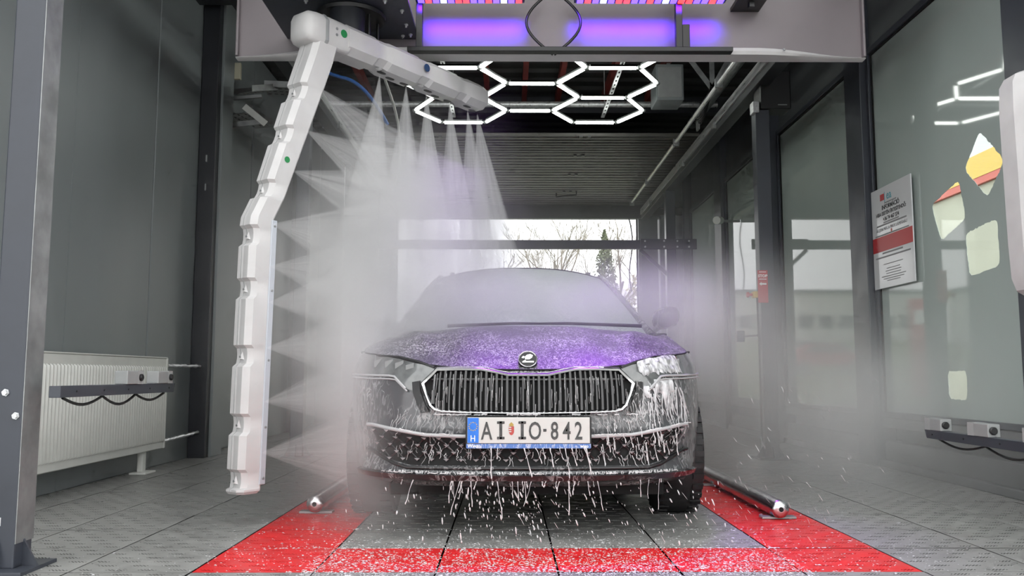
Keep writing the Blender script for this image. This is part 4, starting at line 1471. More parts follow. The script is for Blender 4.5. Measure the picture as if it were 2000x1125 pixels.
MB().box(rx - .06, rx - .02, ry1 + .005, ry1 + .07, .765, .80).build('valve', 'galv_dull', rad, bevel=.005)
for z, nm, lb in ((.782, 'heating_pipe', 'upper foil-wrapped heating pipe leaving the radiator'), (.205, 'heating_pipe', 'lower foil-wrapped heating pipe leaving the radiator')):
    pts = []; rr = []
    rn = random.Random(int(z * 100))
    for k in range(26):
        t = k / 25
        pts.append((rx - .04 - .03 * t + (.0 if z > .5 else .0), ry1 + .04 + t * 1.0, z + rn.uniform(-.003, .003) + (.02 * t if z < .5 else 0)))
        rr.append(.013 + rn.uniform(-.003, .004))
    b = MB(); b.tube(pts, rr, 8)
    tag(b.build(nm, 'galv', None, org=(rx - .05, 7.0, z)), lb, 'pipe')
# sensor arms left and right
def sensor_arm(x, y0, y1, z, boxes, label, side):
    t = thing('sensor_arm', (x, y0, z), label, 'sensor arm')
    b = MB()
    b.prism([(x - .022, y0, z - .022), (x + .022, y0, z - .022), (x + .022, y0, z + .022), (x - .022, y0, z + .022)], (0, y1 - y0 - .02, 0))
    b.prism([(x - .022, y1 - .02, z - .022), (x - .022, y1, z + .022), (x - .022, y1 - .02, z + .022)], (.044, 0, 0))
    b.build('arm', 'anthracite', t, bevel=.002)
    for (ya, yb) in boxes:
        bx = MB().box(x - .028, x + .03, ya, yb, z + .022, z + .082).build('sensor_box', 'grey_plastic', t, bevel=.004)
        if side > 0:
            b = MB(); b.lathe([(0, .012), (.012, .012), (.016, .008), (.016, 0)], (x + .03, yb - .03, z + .052), (1, 0, 0), 14)
        else:
            b = MB(); b.lathe([(0, .012), (.014, .012), (.018, .008), (.018, 0)], (x - .004, ya, z + .052), (0, -1, 0), 14)
        b.build('sensor_knob', 'black', bx, smooth=40)
        MB().box(x - .0285, x + .0305, yb - .055, yb + .0005, z + .0222, z + .0825).build('sensor_lid', mat('pale_grey_lid', (.36, .37, .37), .4) if 'pale_grey_lid' not in bpy.data.materials else bpy.data.materials['pale_grey_lid'], bx)
    for k in range(3):
        b = MB()
        ya = y0 + .05 + k * (y1 - y0 - .15) / 3; yb = ya + (y1 - y0 - .15) / 3
        b.tube([(x + .005, ya + (yb - ya) * i / 8, z - .024 - .03 * math.sin(math.pi * i / 8) * (1 if k != 1 else 1.3)) for i in range(9)], .006, 6)
        b.build('cable', 'black', t, smooth=60)
    for k in range(5):
        y = y0 + .12 + k * (y1 - y0 - .2) / 4
        b = MB(); b.lathe([(0, .003), (.004, .003), (.004, 0)], (x + .022 * side, y, z), (side, 0, 0), 8); b.build('rivet', 'black', t)
sensor_arm(-1.70, 3.20, 4.30, .646, ((3.74, 3.90), (4.07, 4.24)), 'steel sensor arm with grey boxes in front of the radiator', 1)
sensor_arm(2.20, 3.06, 4.46, .405, ((4.28, 4.44), (3.86, 4.03), (3.40, 3.6)), 'steel sensor arm with grey boxes by the big window on the right', -1)
# wheel guide tubes on the floor
for x, y0, y1, lb in ((-.988, 4.42, 8.6, 'steel wheel guide tube on the floor left of the car'), (1.342, 4.24, 8.6, 'steel wheel guide tube on the floor right of the car')):
    t = thing('wheel_guide', (x, y0, 0), lb, 'guide rail')
    b = MB(); b.lathe([(.012, -.012), (.028, -.010), (.042, 0), (.046, .012), (.046, y1 - y0), (0, y1 - y0)], (x, y0, .052), (0, 1, 0), 20)
    b.build('tube', 'steel', t, smooth=40)
    b = MB(); b.lathe([(0, .002), (.012, .002), (.012, .0)], (x, y0 - .011, .052), (0, -1, 0), 12); b.build('end_hole', 'matt_black', t)
    for y in (y0 + .05, y0 + 1.3, y0 + 2.6):
        MB().box(x - .085, x + .085, y - .03, y + .03, .001, .012).build('foot_bracket', 'galv_dull', t, bevel=.002)
# cable trays and boxes on the far left wall
ct = thing('cable_tray', (-2.6, 8.2, 3.4), 'angled perforated cable tray high on the left wall', 'cable tray')
def tray(par, a, c, w, hgt=.06):
    a, c = Vector(a), Vector(c); d = (c - a).normalized(); sd = d.cross(UP).normalized()
    b = MB(); b.obox((a + c) / 2, (c - a) / 2, sd * w / 2, UP * .003); pl_ = b.build('tray_floor', 'galv_dull', par)
    for s in (-1, 1):
        b = MB(); b.obox((a + c) / 2 + sd * w / 2 * s + UP * hgt / 2, (c - a) / 2, sd * .003, UP * hgt / 2); b.build('tray_side', 'galv_dull', par)
    n = int((c - a).length / .06)
    for i in range(n):
        for j in (-.33, 0, .33):
            b = MB(); p = a + d * (.03 + i * .06) + sd * w * j - UP * .0035
            b.obox(p, d * .016, sd * .006, UP * .001); b.build('tray_hole', 'matt_black', pl_)
tray(ct, (-2.58, 7.95, 3.42), (-2.42, 8.3, 3.56), .26)
tray(ct, (-2.44, 8.28, 3.56), (-1.95, 8.35, 3.56), .26)
MB().bar((-2.74, 7.95, 3.36), (-2.38, 7.95, 3.39), .03, .03).build('support', 'galv_dull', ct)
ct2 = thing('cable_tray', (-2.6, 8.1, 3.1), 'short lower cable tray with a white strip on the left wall', 'cable tray')
tray(ct2, (-2.60, 7.9, 3.20), (-2.46, 8.35, 3.20), .24)
MB().bar((-2.52, 7.86, 3.26), (-2.32, 7.9, 3.10), .012, .06).build('marking_strip', 'white_enamel', ct2)
MB().bar((-2.745, 7.9, 3.08), (-2.36, 7.9, 3.12), .02, .05).build('support', 'galv_dull', ct2)
b = MB(); b.tube([(-2.62, 7.68, 3.95), (-2.62, 7.68, 3.2)], .014, 6)
sb_ = thing('junction_box', (-2.60, 7.74, 3.55), 'small cream junction box with black conduit beside the left pillar', 'junction box')
b.build('conduit', 'black', sb_)
MB().box(-2.62, -2.52, 7.72, 7.76, 3.48, 3.64).build('box', 'cream', sb_, bevel=.006)
# blue hose behind the spray and a white hose
b = MB()
b.tube([(-1.78, 7.42, 3.44), (-1.64, 7.41, 3.43)] + [(-1.5 + .42 * t, 7.4, 3.38 - .06 * t - .38 * t * t) for t in [i / 12 for i in range(13)]], .016, 8)
tag(b.build('blue_hose', 'blue_hose', None, smooth=60, org=(-1.4, 7.4, 3.3)), 'blue water hose hanging behind the spray arm', 'hose')
b = MB()
b.tube([(-1.25, 6.6, 4.19), (-1.08, 6.6, 3.5)] + [(-1.02 + .16 * math.sin(t * 2.4), 6.6, 3.15 - 1.0 * t) for t in [i / 14 for i in range(15)]], .011, 8)
tag(b.build('white_hose', 'white_enamel', None, smooth=60, org=(-1.0, 6.6, 2.9)), 'thin white hose curving down behind the overhead boom', 'hose')
# ================================================================== OUTSIDE
M['grass'] = mat('grass', (.20, .235, .10), .8, var=.35, vscale=.6, bump=.3, bscale=8)
M['asphalt'] = mat('asphalt', (.22, .22, .215), .8, var=.15, vscale=.8)
M['bark'] = mat('bark', (.27, .24, .18), .85, var=.25, vscale=8)  # lightened: the outdoor haze over the trees is put into the colour
M['leaf_olive'] = mat('olive_leaves', (.34, .32, .13), .7, var=.4, vscale=2)
M['leaf_dark'] = mat('conifer_needles', (.16, .19, .10), .75, var=.35, vscale=2)  # needle colour raised too, standing in for haze outside
M['render_white'] = mat('white_render', (.62, .62, .59), .7, var=.05, vscale=1)
M['roof_grey'] = mat('grey_roof', (.16, .17, .18), .6)
M['car_white'] = mat('white_car_paint', (.68, .69, .70), .25, coat=.5)
M['cream_wall'] = mat('cream_wall_cladding', (.55, .52, .44), .6, var=.06, vscale=1)
M['band_yellow'] = mat('yellow_fascia_band', (.85, .56, .12), .4)  # paler yellow, with the haze of the window glass mixed into the colour
M['band_red'] = mat('red_fascia_band', (.72, .16, .13), .4)  # red paled the same way, glass haze painted in
M['band_white'] = mat('white_fascia_band', (.80, .80, .80), .4)

g = MB()
def hill(x, y):
    return -.17 + 1.7 * sstep(24, 60, y) + 3.0 * sstep(58, 110, y) * (1 - .6 * sstep(-18, 2, x)) + .8 * sstep(60, 90, y)
g.grid(lambda u, v: Vector((-75 + 150 * u, 14.3 + 125 * v, hill(-75 + 150 * u, 14.3 + 125 * v))), 40, 40)
struct('ground_rear', g, 'grass', label='grassy slope rising behind the exit doorway', smooth=60)
struct('ground_side', MB().box(XR + .3, 60, -40, 14.3, -.25, -.17), 'asphalt', label='asphalt forecourt outside the right-hand windows')
rd = MB(); rd.box(-40, 40, 14.3, 24, -.2, -.12)
struct('road', rd, 'asphalt', label='asphalt lane outside the exit doorway')

def bare_tree(x, y, hgt, seed, label, dens=1.0):
    rn = random.Random(seed)
    z0 = hill(x, y)
    t = thing('bare_tree', (x, y, z0 - .05), label, 'tree', 'bare trees behind the exit')
    tr_, br = MB(), MB()
    def grow(mb, p, d, L, r, lvl):
        n = 4
        pts = [p]; rs = [r]
        q = p.copy(); dd = d.copy()
        for i in range(n):
            dd = (dd + Vector((rn.uniform(-.16, .16), rn.uniform(-.16, .16), rn.uniform(-.02, .10)))).normalized()
            q = q + dd * L / n
            pts.append(q.copy()); rs.append(r * (1 - .6 * (i + 1) / n))
        mb.tube(pts, rs, 5 if lvl < 2 else 3, cap=False)
        if lvl >= 4: return
        k = (6, 4, 4, 3)[lvl]
        for j in range(k):
            f = rn.uniform(.35, 1.0) if lvl else rn.uniform(.28, 1.0)
            i = min(n - 1, int(f * n)); pp = pts[i].lerp(pts[i + 1], f * n - i)
            a = rn.uniform(0, 6.28); el_ = rn.uniform(.35, .95)
            nd = (dd * math.cos(el_) + Vector((math.cos(a), math.sin(a), .25)) * math.sin(el_)).normalized()
            grow(br, pp, nd, L * rn.uniform(.42, .62), max(.009, r * .42), lvl + 1)
    grow(tr_, Vector((x, y, z0 - .05)), Vector((0, 0, 1)), hgt * .62, .11, 0)
    tr_.build('trunk', 'bark', t, smooth=60); br.build('branches', 'bark', t, smooth=60)
for k, (x, y, h_, lb) in enumerate((
        (1.15, 34, 7.6, 'slender bare tree behind the exit, leftmost in the clear sky'),
        (2.35, 36, 8.6, 'tall bare tree seen through the exit above the car roof'),
        (3.35, 33, 7.2, 'bare forked tree behind the exit between the tall tree and the conifer'),
        (4.6, 42, 9.0, 'bare tree behind the exit next to the right door jamb'),
        (-1.2, 40, 7.4, 'bare tree behind the exit, hidden in the mist'),
        (3.0, 44, 9.2, 'farthest bare tree behind the exit, thin twigs above the car roof'))):
    bare_tree(x, y, h_, 20 + k, lb)

def leafy(name, x, y, hgt, rad_, m, n, seed, label, cone=False):
    rn = random.Random(seed)
    z0 = hill(x, y)
    t = thing(name, (x, y, z0 - .05), label, 'tree' if cone else 'bush')
    b = MB(); b.tube([(x, y, z0 - .05), (x, y, z0 + hgt * .8)], [.09, .03], 6); b.build('trunk', 'bark', t)
    lv = MB()
    for i in range(n):
        f = rn.random()
        zz = z0 + hgt * (.08 + .9 * f)
        rr = rad_ * ((1 - f) ** .8 if cone else math.sqrt(max(.05, 1 - (2 * f - 1) ** 2))) * math.sqrt(rn.random()) * rn.uniform(.8, 1.15)
        a = rn.uniform(0, 6.28)
        p = Vector((x + rr * math.cos(a), y + rr * math.sin(a), zz - (rr * .25 if cone else 0)))
        s_ = rn.uniform(.05, .12)
        u = Vector((rn.uniform(-1, 1), rn.uniform(-1, 1), rn.uniform(-1, 1))).normalized() * s_
        v = u.orthogonal().normalized() * s_ * .45
        lv.add([p - u, p + v, p + u, p - v], [(0, 1, 2, 3)])
    o = lv.build('foliage', m, t, fix=False); o['kind'] = 'stuff'
leafy('conifer', 3.7, 32, 6.3, 1.15, 'leaf_dark', 2600, 5, 'dark conifer seen through the exit beside the right jamb', True)
leafy('shrub', 4.6, 28, 4.6, .8, 'leaf_olive', 1400, 6, 'olive green shrub beside the right jamb of the exit')
leafy('shrub', 3.0, 38, 3.4, 1.2, 'leaf_olive', 1500, 7, 'low olive shrub behind the car roof outside the exit')
leafy('shrub', .8, 40, 3.0, 1.4, 'leaf_olive', 1500, 8, 'low bush under the leftmost bare tree outside the exit')
b = MB()
b.tube([(2.02, 13.9, 3.3)] + [(2.04 + .03 * math.sin(i * .9), 13.88, 3.2 - i * .16) for i in range(8)], .010, 6)
tag(b.build('hanging_cable', 'black', None, smooth=60, org=(2.04, 13.88, 3.3)), 'black cable hanging down by the right jamb of the exit', 'cable')

def small_car(x, y, m, label, yaw=0, name='parked_car'):
    z0 = hill(x, y) if y > 14.3 else -.17
    t = thing(name, (x, y, z0), label, 'car')
    prof = [(-2.0, .35), (-2.05, .75), (-1.85, .95), (-1.1, 1.0), (-.55, 1.42), (.9, 1.45), (1.6, 1.02), (2.0, .92), (2.05, .4)]
    b = MB(); rg = []
    for w, k_ in ((-.85, .96), (-.8, 1), (.8, 1), (.85, .96)):
        rg.append([Vector((x + u * k_, y + w * (1 if v < 1.1 else .8), z0 + v)) for u, v in prof])
    b.rings(rg); b.build('body', m, t, smooth=30)
    b = MB()
    for s in (-1, 1):
        b.add([Vector((x + u, y + s * .70, z0 + v)) for u, v in ((-.95, 1.02), (-.5, 1.36), (.85, 1.38), (1.4, 1.04))], [(0, 1, 2, 3)])
    rg2 = MB().prism([Vector((x + u, y - .872, z0 + v)) for u, v in ((-.9, 1.02), (-.48, 1.34), (.85, 1.36), (1.35, 1.03))], (0, .2, 0))
    rg2.build('side_window', 'side_glass', t)
    for wx in (-1.3, 1.3):
        for s in (-1, 1):
            b = MB(); b.lathe([(0, -.1), (.28, -.1), (.31, -.06), (.31, .06), (.28, .1), (0, .1)], (x + wx, y + s * .78, z0 + .31), (0, 1, 0), 16); b.build('wheel', 'rubber', t, smooth=40)
small_car(-17.2, 60, 'car_white', 'white hatchback parked on the slope, mirrored in the window')
small_car(-10.5, 44, mat('red_car_paint', (.45, .03, .03), .3), 'red car parked on the slope behind the bay')
small_car(-12.6, 52, mat('grey_car_paint', (.2, .2, .21), .3), 'grey car parked behind the bay beside the white one')
def house(x, y, w, d, h_, label, rows, colsn, m='render_white'):
    z0 = hill(x, y) - .5
    t = thing('building', (x, y, z0), label, 'building')
    MB().box(x - w / 2, x + w / 2, y - d / 2, y + d / 2, z0, z0 + h_).build('wall', m, t)
    MB().box(x - w / 2 - .3, x + w / 2 + .3, y - d / 2 - .3, y + d / 2 + .3, z0 + h_, z0 + h_ + .35).build('roof', 'roof_grey', t)
    for r_ in range(rows):
        for c_ in range(colsn):
            xx = x - w / 2 + (c_ + .5) * w / colsn; zz = z0 + 1.4 + r_ * 2.9
            MB().box(xx - .7, xx + .7, y - d / 2 - .05, y - d / 2, zz, zz + 1.4).build('window', 'side_glass', t)
house(-27, 95, 26, 10, 5.2, 'long white flat-roofed building on the hill behind the bay', 1, 12)
house(-45, 80, 14, 8, 6, 'smaller pale building on the hill far behind the left wall', 2, 4)
tt = thing('totem_sign', (-9.0, 30, hill(-9, 30)), 'red totem price sign behind the bay, mirrored in the big window', 'sign')
MB().box(-9.6, -8.4, 29.9, 30.1, -.2, 3.4).build('panel', 'red_sign', tt, bevel=.02)
MB().box(-9.5, -8.5, 29.88, 29.9, 2.5, 3.0).build('price_field', 'band_white', tt)
# canopy and kiosk seen through the clear patches
fc = thing('forecourt_canopy', (14, 18, -.17), 'forecourt canopy with white, yellow and red bands outside the window', 'canopy')
MB().box(10.2, 20, 8, 34, 4.74, 7.1).build('deck', 'roof_grey', fc)
MB().box(10.0, 10.2, 8, 34, 5.38, 7.15).build('white_band', 'band_white', fc)
MB().box(9.99, 10.2, 8, 34, 4.89, 5.38).build('yellow_band', 'band_yellow', fc)
MB().box(10.0, 10.2, 8, 34, 4.74, 4.89).build('red_band', 'band_red', fc)
for y in (10, 20, 31):
    MB().box(13.8, 14.2, y - .2, y + .2, -.17, 4.75).build('column', 'band_white', fc)
kb = thing('kiosk', (13, 20, -.17), 'cream clad kiosk under the canopy outside the window', 'building')
MB().box(10.08, 13.5, 9, 33, -.17, 4.735).build('wall', 'cream_wall', kb)
for y in (13, 16.5, 27):
    MB().box(10.03, 10.08, y, y + 1.4, .8, 2.4).build('window', 'side_glass', kb)
# ================================================================== FOAM AND DROPS
rf = random.Random(77)
_m, _t, _b = new_mat('thin_translucent_foam'); M['foam_thin'] = _m
_b.inputs['Base Color'].default_value = (.72, .72, .74, 1); _b.inputs['Roughness'].default_value = .5
_tc = _t.nodes.new('ShaderNodeTexCoord'); _mp = _t.nodes.new('ShaderNodeMapping'); _mp.inputs['Scale'].default_value = (1, 1, .22)
_n = _t.nodes.new('ShaderNodeTexNoise'); _n.inputs['Scale'].default_value = 60; _n.inputs['Detail'].default_value = 3
_r = _t.nodes.new('ShaderNodeMapRange'); _r.inputs['From Min'].default_value = .35; _r.inputs['From Max'].default_value = .62; _r.inputs['To Min'].default_value = .28; _r.inputs['To Max'].default_value = .95
_t.links.new(_tc.outputs['Object'], _mp.inputs['Vector']); _t.links.new(_mp.outputs['Vector'], _n.inputs['Vector']); _t.links.new(_n.outputs['Fac'], _r.inputs['Value']); _t.links.new(_r.outputs['Result'], _b.inputs['Alpha'])
def surf_front(x, z, off=.0):
    return on_front(x, z, off)
def drip(b, top, L, r0, lean=(0, 0)):
    n = 5
    pts = []; rs = []
    for k in range(n + 1):
        t = k / n
        pts.append(top + Vector((lean[0] * t * L + rf.uniform(-.002, .002), lean[1] * t * L, -L * t)))
        rs.append(r0 * (1.0 - .75 * math.sin(math.pi * min(1, t * 1.15)) * .8) * (1 if t < .99 else .75))
    b.tube(pts, rs, 5)
    b.blob(pts[-1], r0 * .95, r0 * .95, r0 * 1.8, 6, 4)
# hanging threads of foam: from plate, intake and splitter
b = MB()
for k in range(40):
    x = rf.gauss(.0, .26)
    if abs(x) > .6: continue
    p = surf_front(x, .262, .02)
    drip(b, p, rf.choice((.02, .03, .05, .08, .12)) * rf.uniform(.6, 1.3), rf.uniform(.0014, .003), (rf.uniform(-.35, .25), 0))
for x in (-.16, -.13, -.02, .06, .09, .13, .155, .18, .20, .235, .242, .03):
    p = Vector((CX + x, PYc - .006, .402))
    drip(b, p, rf.uniform(.04, .14), rf.uniform(.002, .0036), (rf.uniform(-.1, .45), 0))
for k in range(26):
    x = rf.uniform(.30, .66); z = rf.uniform(.40, .52)
    drip(b, surf_front(x, z, .015), rf.uniform(.03, .10), rf.uniform(.002, .004), (rf.uniform(.05, .3), 0))
tag(b.build('foam_drip', 'foam', None, org=(CX, CY, .4), smooth=60), 'strings of white soap foam dripping from the bumper and plate', 'foam', kind='stuff')

# foam blanket over the right-hand headlamp (car's left), with ragged drips
b = MB()
def foam_sheet(b, x0, x1, ztop_f, zbot_f, off0, nu, nv, seed):
    rg = []
    for i in range(nu + 1):
        x = x0 + (x1 - x0) * i / nu
        q = q_of_x(x)
        hi, lo = ztop_f(x), zbot_f(x)
        col_ = []
        for k in range(nv + 1):
            z = hi + (lo - hi) * k / nv
            n = mnoise.noise(Vector((x * 40, z * 40, seed)))
            edge_ = min(1, min(k, nv - k) / 1.5, min(i, nu - i) / 1.5)
            col_.append(W3(wall(q, z, off0 + (.006 + .007 * n) * edge_)))
        rg.append(col_)
    b.rings(rg, cap=False, closed=False)
def rag(x, base, amp, f, seed):
    n = mnoise.noise(Vector((x * f, seed, 0))) + .6 * mnoise.noise(Vector((x * f * 2.7, seed + 4, 0)))
    return base - amp * max(0, n) - .2 * amp * abs(mnoise.noise(Vector((x * f * 6, seed, 7))))
foam_sheet(b, .50, .73, lambda x: lerp_pts(h_top, x) + .004, lambda x: rag(x, .725, .085, 17, 1.3), .010, 46, 10, 2.0)
foam_sheet(b, .565, .665, lambda x: .690, lambda x: rag(x, .635, .12, 30, 5.1), .006, 30, 10, 3.0)
foam_sheet(b, .47, .54, lambda x: .665, lambda x: rag(x, .62, .06, 40, 8.0), .004, 20, 6, 6.0)
for k in range(34):   # runs of foam below the blanket
    x = rf.uniform(.47, .72); z = rf.uniform(.58, .70)
    pts = []; rs = []
    L = rf.uniform(.05, .16)
    dx = rf.uniform(-.02, .05)
    for j in range(7):
        t = j / 6
        pts.append(surf_front(x + dx * t + rf.uniform(-.002, .002), z - L * t, .004)); rs.append(rf.uniform(.0025, .005) * (1 - .5 * t))
    b.tube(pts, rs, 5)
tag(b.build('foam_blanket', 'foam_thin', None, org=(CX + .6, CY + .1, .6), smooth=70), 'thick white foam sliding over the headlamp on the right', 'foam', kind='stuff')
# thin wandering trails over bumper, grille and intake
b = MB()
def trail(x, z, L, r, off, wig=.004, dirx=0):
    pts = []; rs = []
    n = max(4, int(L / .012))
    for j in range(n + 1):
        t = j / n
        pts.append(surf_front(x, z, off)); rs.append(r * rf.uniform(.6, 1.2) * (1 - .4 * t))
        x += dirx * L / n + rf.uniform(-wig, wig); z -= L / n
        if abs(x) > .84: break
    if len(pts) > 2: b.tube(pts, rs, 4)
for k in range(120):
    x = rf.choice((-1, 1)) * rf.uniform(.22, .62); z = rf.uniform(.50, .60)
    if abs(x) < .30 and z < .54: continue
    trail(x, min(z, .56), rf.uniform(.02, .07), rf.uniform(.0006, .0014), .002, .006, -.3 if x < 0 else .3)
for k in range(150):
    x = rf.uniform(-.64, .66); z = lerp_pts(l_top, abs(x)) + rf.uniform(-.09, .02)
    if abs(x) < .27 and z > .40: continue
    if x < -.45 and rf.random() < .5: continue
    trail(x, z, rf.uniform(.015, .05), rf.uniform(.0007, .0018), .016, .008)
for k in range(80):
    x = rf.uniform(-.42, .43); zt = lerp_pts(g_top, abs(x)) - .012; 
    if zt - lerp_pts(g_bot, abs(x)) < .06: continue
    trail(x, rf.uniform(.58, zt), rf.uniform(.02, .10), rf.uniform(.0005, .0011), .030, .0012)
for k in range(160):
    x = rf.uniform(-.60, .64); trail(x, .30, rf.uniform(.01, .03), rf.uniform(.0012, .0025), .014, .006)
tag(b.build('foam_trail', 'foam', None, org=(CX, CY, .5), smooth=60), 'fine trails of white foam running down the front of the car', 'foam', kind='stuff')
# puddled foam lines on the trims
b = MB()
for (zf, offv, rr, x0, x1) in ((lambda x: lerp_pts(l_top, abs(x)) + .012, .014, .0038, -.55, .70), (lambda x: .541, .030, .0028, -.40, .45), (lambda x: .293, .024, .0018, -.62, .62)):
    x = x0
    while x < x1:
        L = rf.uniform(.01, .05)
        if rf.random() < .6 and not (abs(x) < .27 and zf(x) < .53 and zf(x) > .4):
            n = 4
            b.tube([surf_front(x + L * j / n, zf(x + L * j / n) + rf.uniform(-.002, .002), offv) for j in range(n + 1)], [rr * rf.uniform(.4, 1.1) for j in range(n + 1)], 5)
        x += L * rf.uniform(.7, 1.4)
tag(b.build('foam_line', 'foam', None, org=(CX, CY, .45), smooth=60), 'broken lines of foam lying on the grille and bumper edges', 'foam', kind='stuff')

# drops falling off the bumper and spattering
b = MB()
for k in range(330):
    x = rf.gauss(-.02, .30) if k % 3 else rf.gauss(-.15, .10)
    if k % 9 == 0: x = rf.uniform(.55, .85)
    y = rf.uniform(-.10, .14)
    z = rf.uniform(.01, .25)
    f = (.25 - z)
    r = rf.choice((.0009, .0011, .0014, .0018, .0022, .0034)) * (1.25 if rf.random() < .1 else 1)
    lx = rf.uniform(.1, .6) if x > -.1 else rf.uniform(-.1, .35)
    ax = Vector((-lx, 0, 1)).normalized()
    b.blob(C0 + Vector((x + lx * f * .6, y, z)), r, r, r * rf.uniform(1.5, 5.5), 5, 4, axis=ax)
tag(b.build('falling_drops', 'foam', None, org=(CX, CY, .12), smooth=70), 'shower of foam drops falling below the front bumper', 'drops', kind='stuff')
b = MB()
for k in range(170):   # thin slanting streaks of spray around the car's right side
    x = rf.uniform(-.1, 1.5); y = rf.uniform(-.35, .6); z = rf.uniform(.02, .7) * (1 if x > .8 else .4)
    if x < .92 and y > -.04: continue
    r = rf.uniform(.0005, .0010)
    b.blob(C0 + Vector((x, y, z)), r, r, rf.uniform(.008, .022), 4, 3, axis=Vector((rf.uniform(-.9, -.3), 0, 1)).normalized())
tag(b.build('flying_drops', 'foam', None, org=(CX + .5, CY, .3), smooth=70), 'fine slanting streaks of water flying off the right side of the car', 'drops', kind='stuff')
# foam flecks lying on the gratings
b = MB()
def fleck(x, y, s_):
    a = rf.uniform(0, 3.14); n = 6
    pts = []
    for k in range(n):
        t = k * 2 * math.pi / n
        r = s_ * rf.uniform(.5, 1.2)
        u, v = r * math.cos(t) * rf.uniform(1.2, 2.6), r * math.sin(t) * .8
        pts.append(Vector((x + u * math.cos(a) - v * math.sin(a), y + u * math.sin(a) + v * math.cos(a), .0015)))
    c = sum(pts, Vector()) / n + Vector((0, 0, s_ * .5))
    i0 = len(b.v)
    b.add(pts + [c], [(k, (k + 1) % n, n) for k in range(n)])
for k in range(9000):
    u = rf.random()
    if u < .62:
        x, y = rf.uniform(-.75, 1.1), 3.05 + abs(rf.gauss(0, .34))
    elif u < .85:
        x, y = rf.gauss(.15, .75), 3.0 + abs(rf.gauss(.2, .5))
    else:
        x, y = rf.choice((rf.uniform(1.0, 1.9), rf.uniform(-1.2, -.6))), rf.uniform(3.2, 5.5)
    if abs(x - CX) < .9 and y > 4.4: continue
    fleck(x, y, rf.uniform(.0012, .0034) * (1.8 if rf.random() < .06 else 1))
for iy in range(0, 5):   # foam gathered in the joints
    y = FY0 + iy * TY
    x = -1.0
    while x < 1.35:
        if rf.random() < (.85 if iy in (1, 2) else .35):
            fleck(x, y + rf.uniform(-.003, .003), rf.uniform(.003, .006))
        x += rf.uniform(.008, .03)
tag(b.build('foam_flecks', 'foam', None, org=(.1, 3.4, 0), smooth=60, fix=False), 'white foam flecks scattered over the gratings in front of the car', 'foam', kind='stuff')

# ================================================================== SPRAY AND MIST (volumes)
def vol_nodes(name):
    m = bpy.data.materials.new(name); m.use_nodes = True
    t = m.node_tree; t.nodes.clear()
    o = t.nodes.new('ShaderNodeOutputMaterial')
    vs = t.nodes.new('ShaderNodeVolumeScatter')
    vs.inputs['Color'].default_value = (.97, .97, .96, 1)
    vs.inputs['Anisotropy'].default_value = 0.0
    t.links.new(vs.outputs[0], o.inputs['Volume'])
    return m, t, vs
def N(t, op, a, b=None, c=None):
    n = t.nodes.new('ShaderNodeMath'); n.operation = op
    for i, v in enumerate((a, b, c)):
        if v is None: continue
        if isinstance(v, (int, float)): n.inputs[i].default_value = v
        else: t.links.new(v, n.inputs[i])
    return n.outputs[0]

def spray_material(name, k, soft, streak=14.0, ex=1.0, rlen=1.0):
    """density falls with distance from the nozzle (local -Z axis), streaked by angle, soft at the rim"""
    m, t, vs = vol_nodes(name)
    tc = t.nodes.new('ShaderNodeTexCoord')
    sp = t.nodes.new('ShaderNodeSeparateXYZ'); t.links.new(tc.outputs['Object'], sp.inputs[0])
    r = N(t, 'MULTIPLY', sp.outputs[2], -1.0)
    r = N(t, 'MAXIMUM', r, .01)
    ax_ = N(t, 'DIVIDE', sp.outputs[0], r); ay_ = N(t, 'DIVIDE', sp.outputs[1], r)
    cb_ = t.nodes.new('ShaderNodeCombineXYZ')
    t.links.new(N(t, 'MULTIPLY', ax_, streak), cb_.inputs[0]); t.links.new(N(t, 'MULTIPLY', ay_, streak), cb_.inputs[1])
    t.links.new(N(t, 'MULTIPLY', r, .8), cb_.inputs[2])
    oi = t.nodes.new('ShaderNodeObjectInfo')
    va = t.nodes.new('ShaderNodeVectorMath'); va.operation = 'ADD'
    t.links.new(cb_.outputs[0], va.inputs[0])
    cb2 = t.nodes.new('ShaderNodeCombineXYZ'); t.links.new(N(t, 'MULTIPLY', oi.outputs['Random'], 37.0), cb2.inputs[2])
    t.links.new(cb2.outputs[0], va.inputs[1])
    n = t.nodes.new('ShaderNodeTexNoise'); n.inputs['Scale'].default_value = 1.0; n.inputs['Detail'].default_value = 3
    t.links.new(va.outputs[0], n.inputs['Vector'])
    mr = t.nodes.new('ShaderNodeMapRange'); mr.inputs['From Min'].default_value = .30; mr.inputs['From Max'].default_value = .68
    mr.inputs['To Min'].default_value = .12; mr.inputs['To Max'].default_value = 1.9
    t.links.new(n.outputs['Fac'], mr.inputs['Value'])
    den = N(t, 'DIVIDE', k, N(t, 'POWER', N(t, 'ADD', r, .03), ex))
    fade = t.nodes.new('ShaderNodeMapRange'); fade.interpolation_type = 'SMOOTHSTEP'
    fade.inputs['From Min'].default_value = rlen * .38; fade.inputs['From Max'].default_value = rlen
    fade.inputs['To Min'].default_value = 1.0; fade.inputs['To Max'].default_value = 0.0
    t.links.new(r, fade.inputs['Value'])
    den = N(t, 'MULTIPLY', den, mr.outputs['Result'])
    den = N(t, 'MULTIPLY', den, fade.outputs['Result'])
    t.links.new(den, vs.inputs['Density'])
    return m
M['spray_down'] = spray_material('downward_water_spray', 7.0, .1, 30.0, 1.0, 1.55)
M['spray_side'] = spray_material('sideways_water_spray', 2.3, .1, 20.0, 1.0, 1.15)

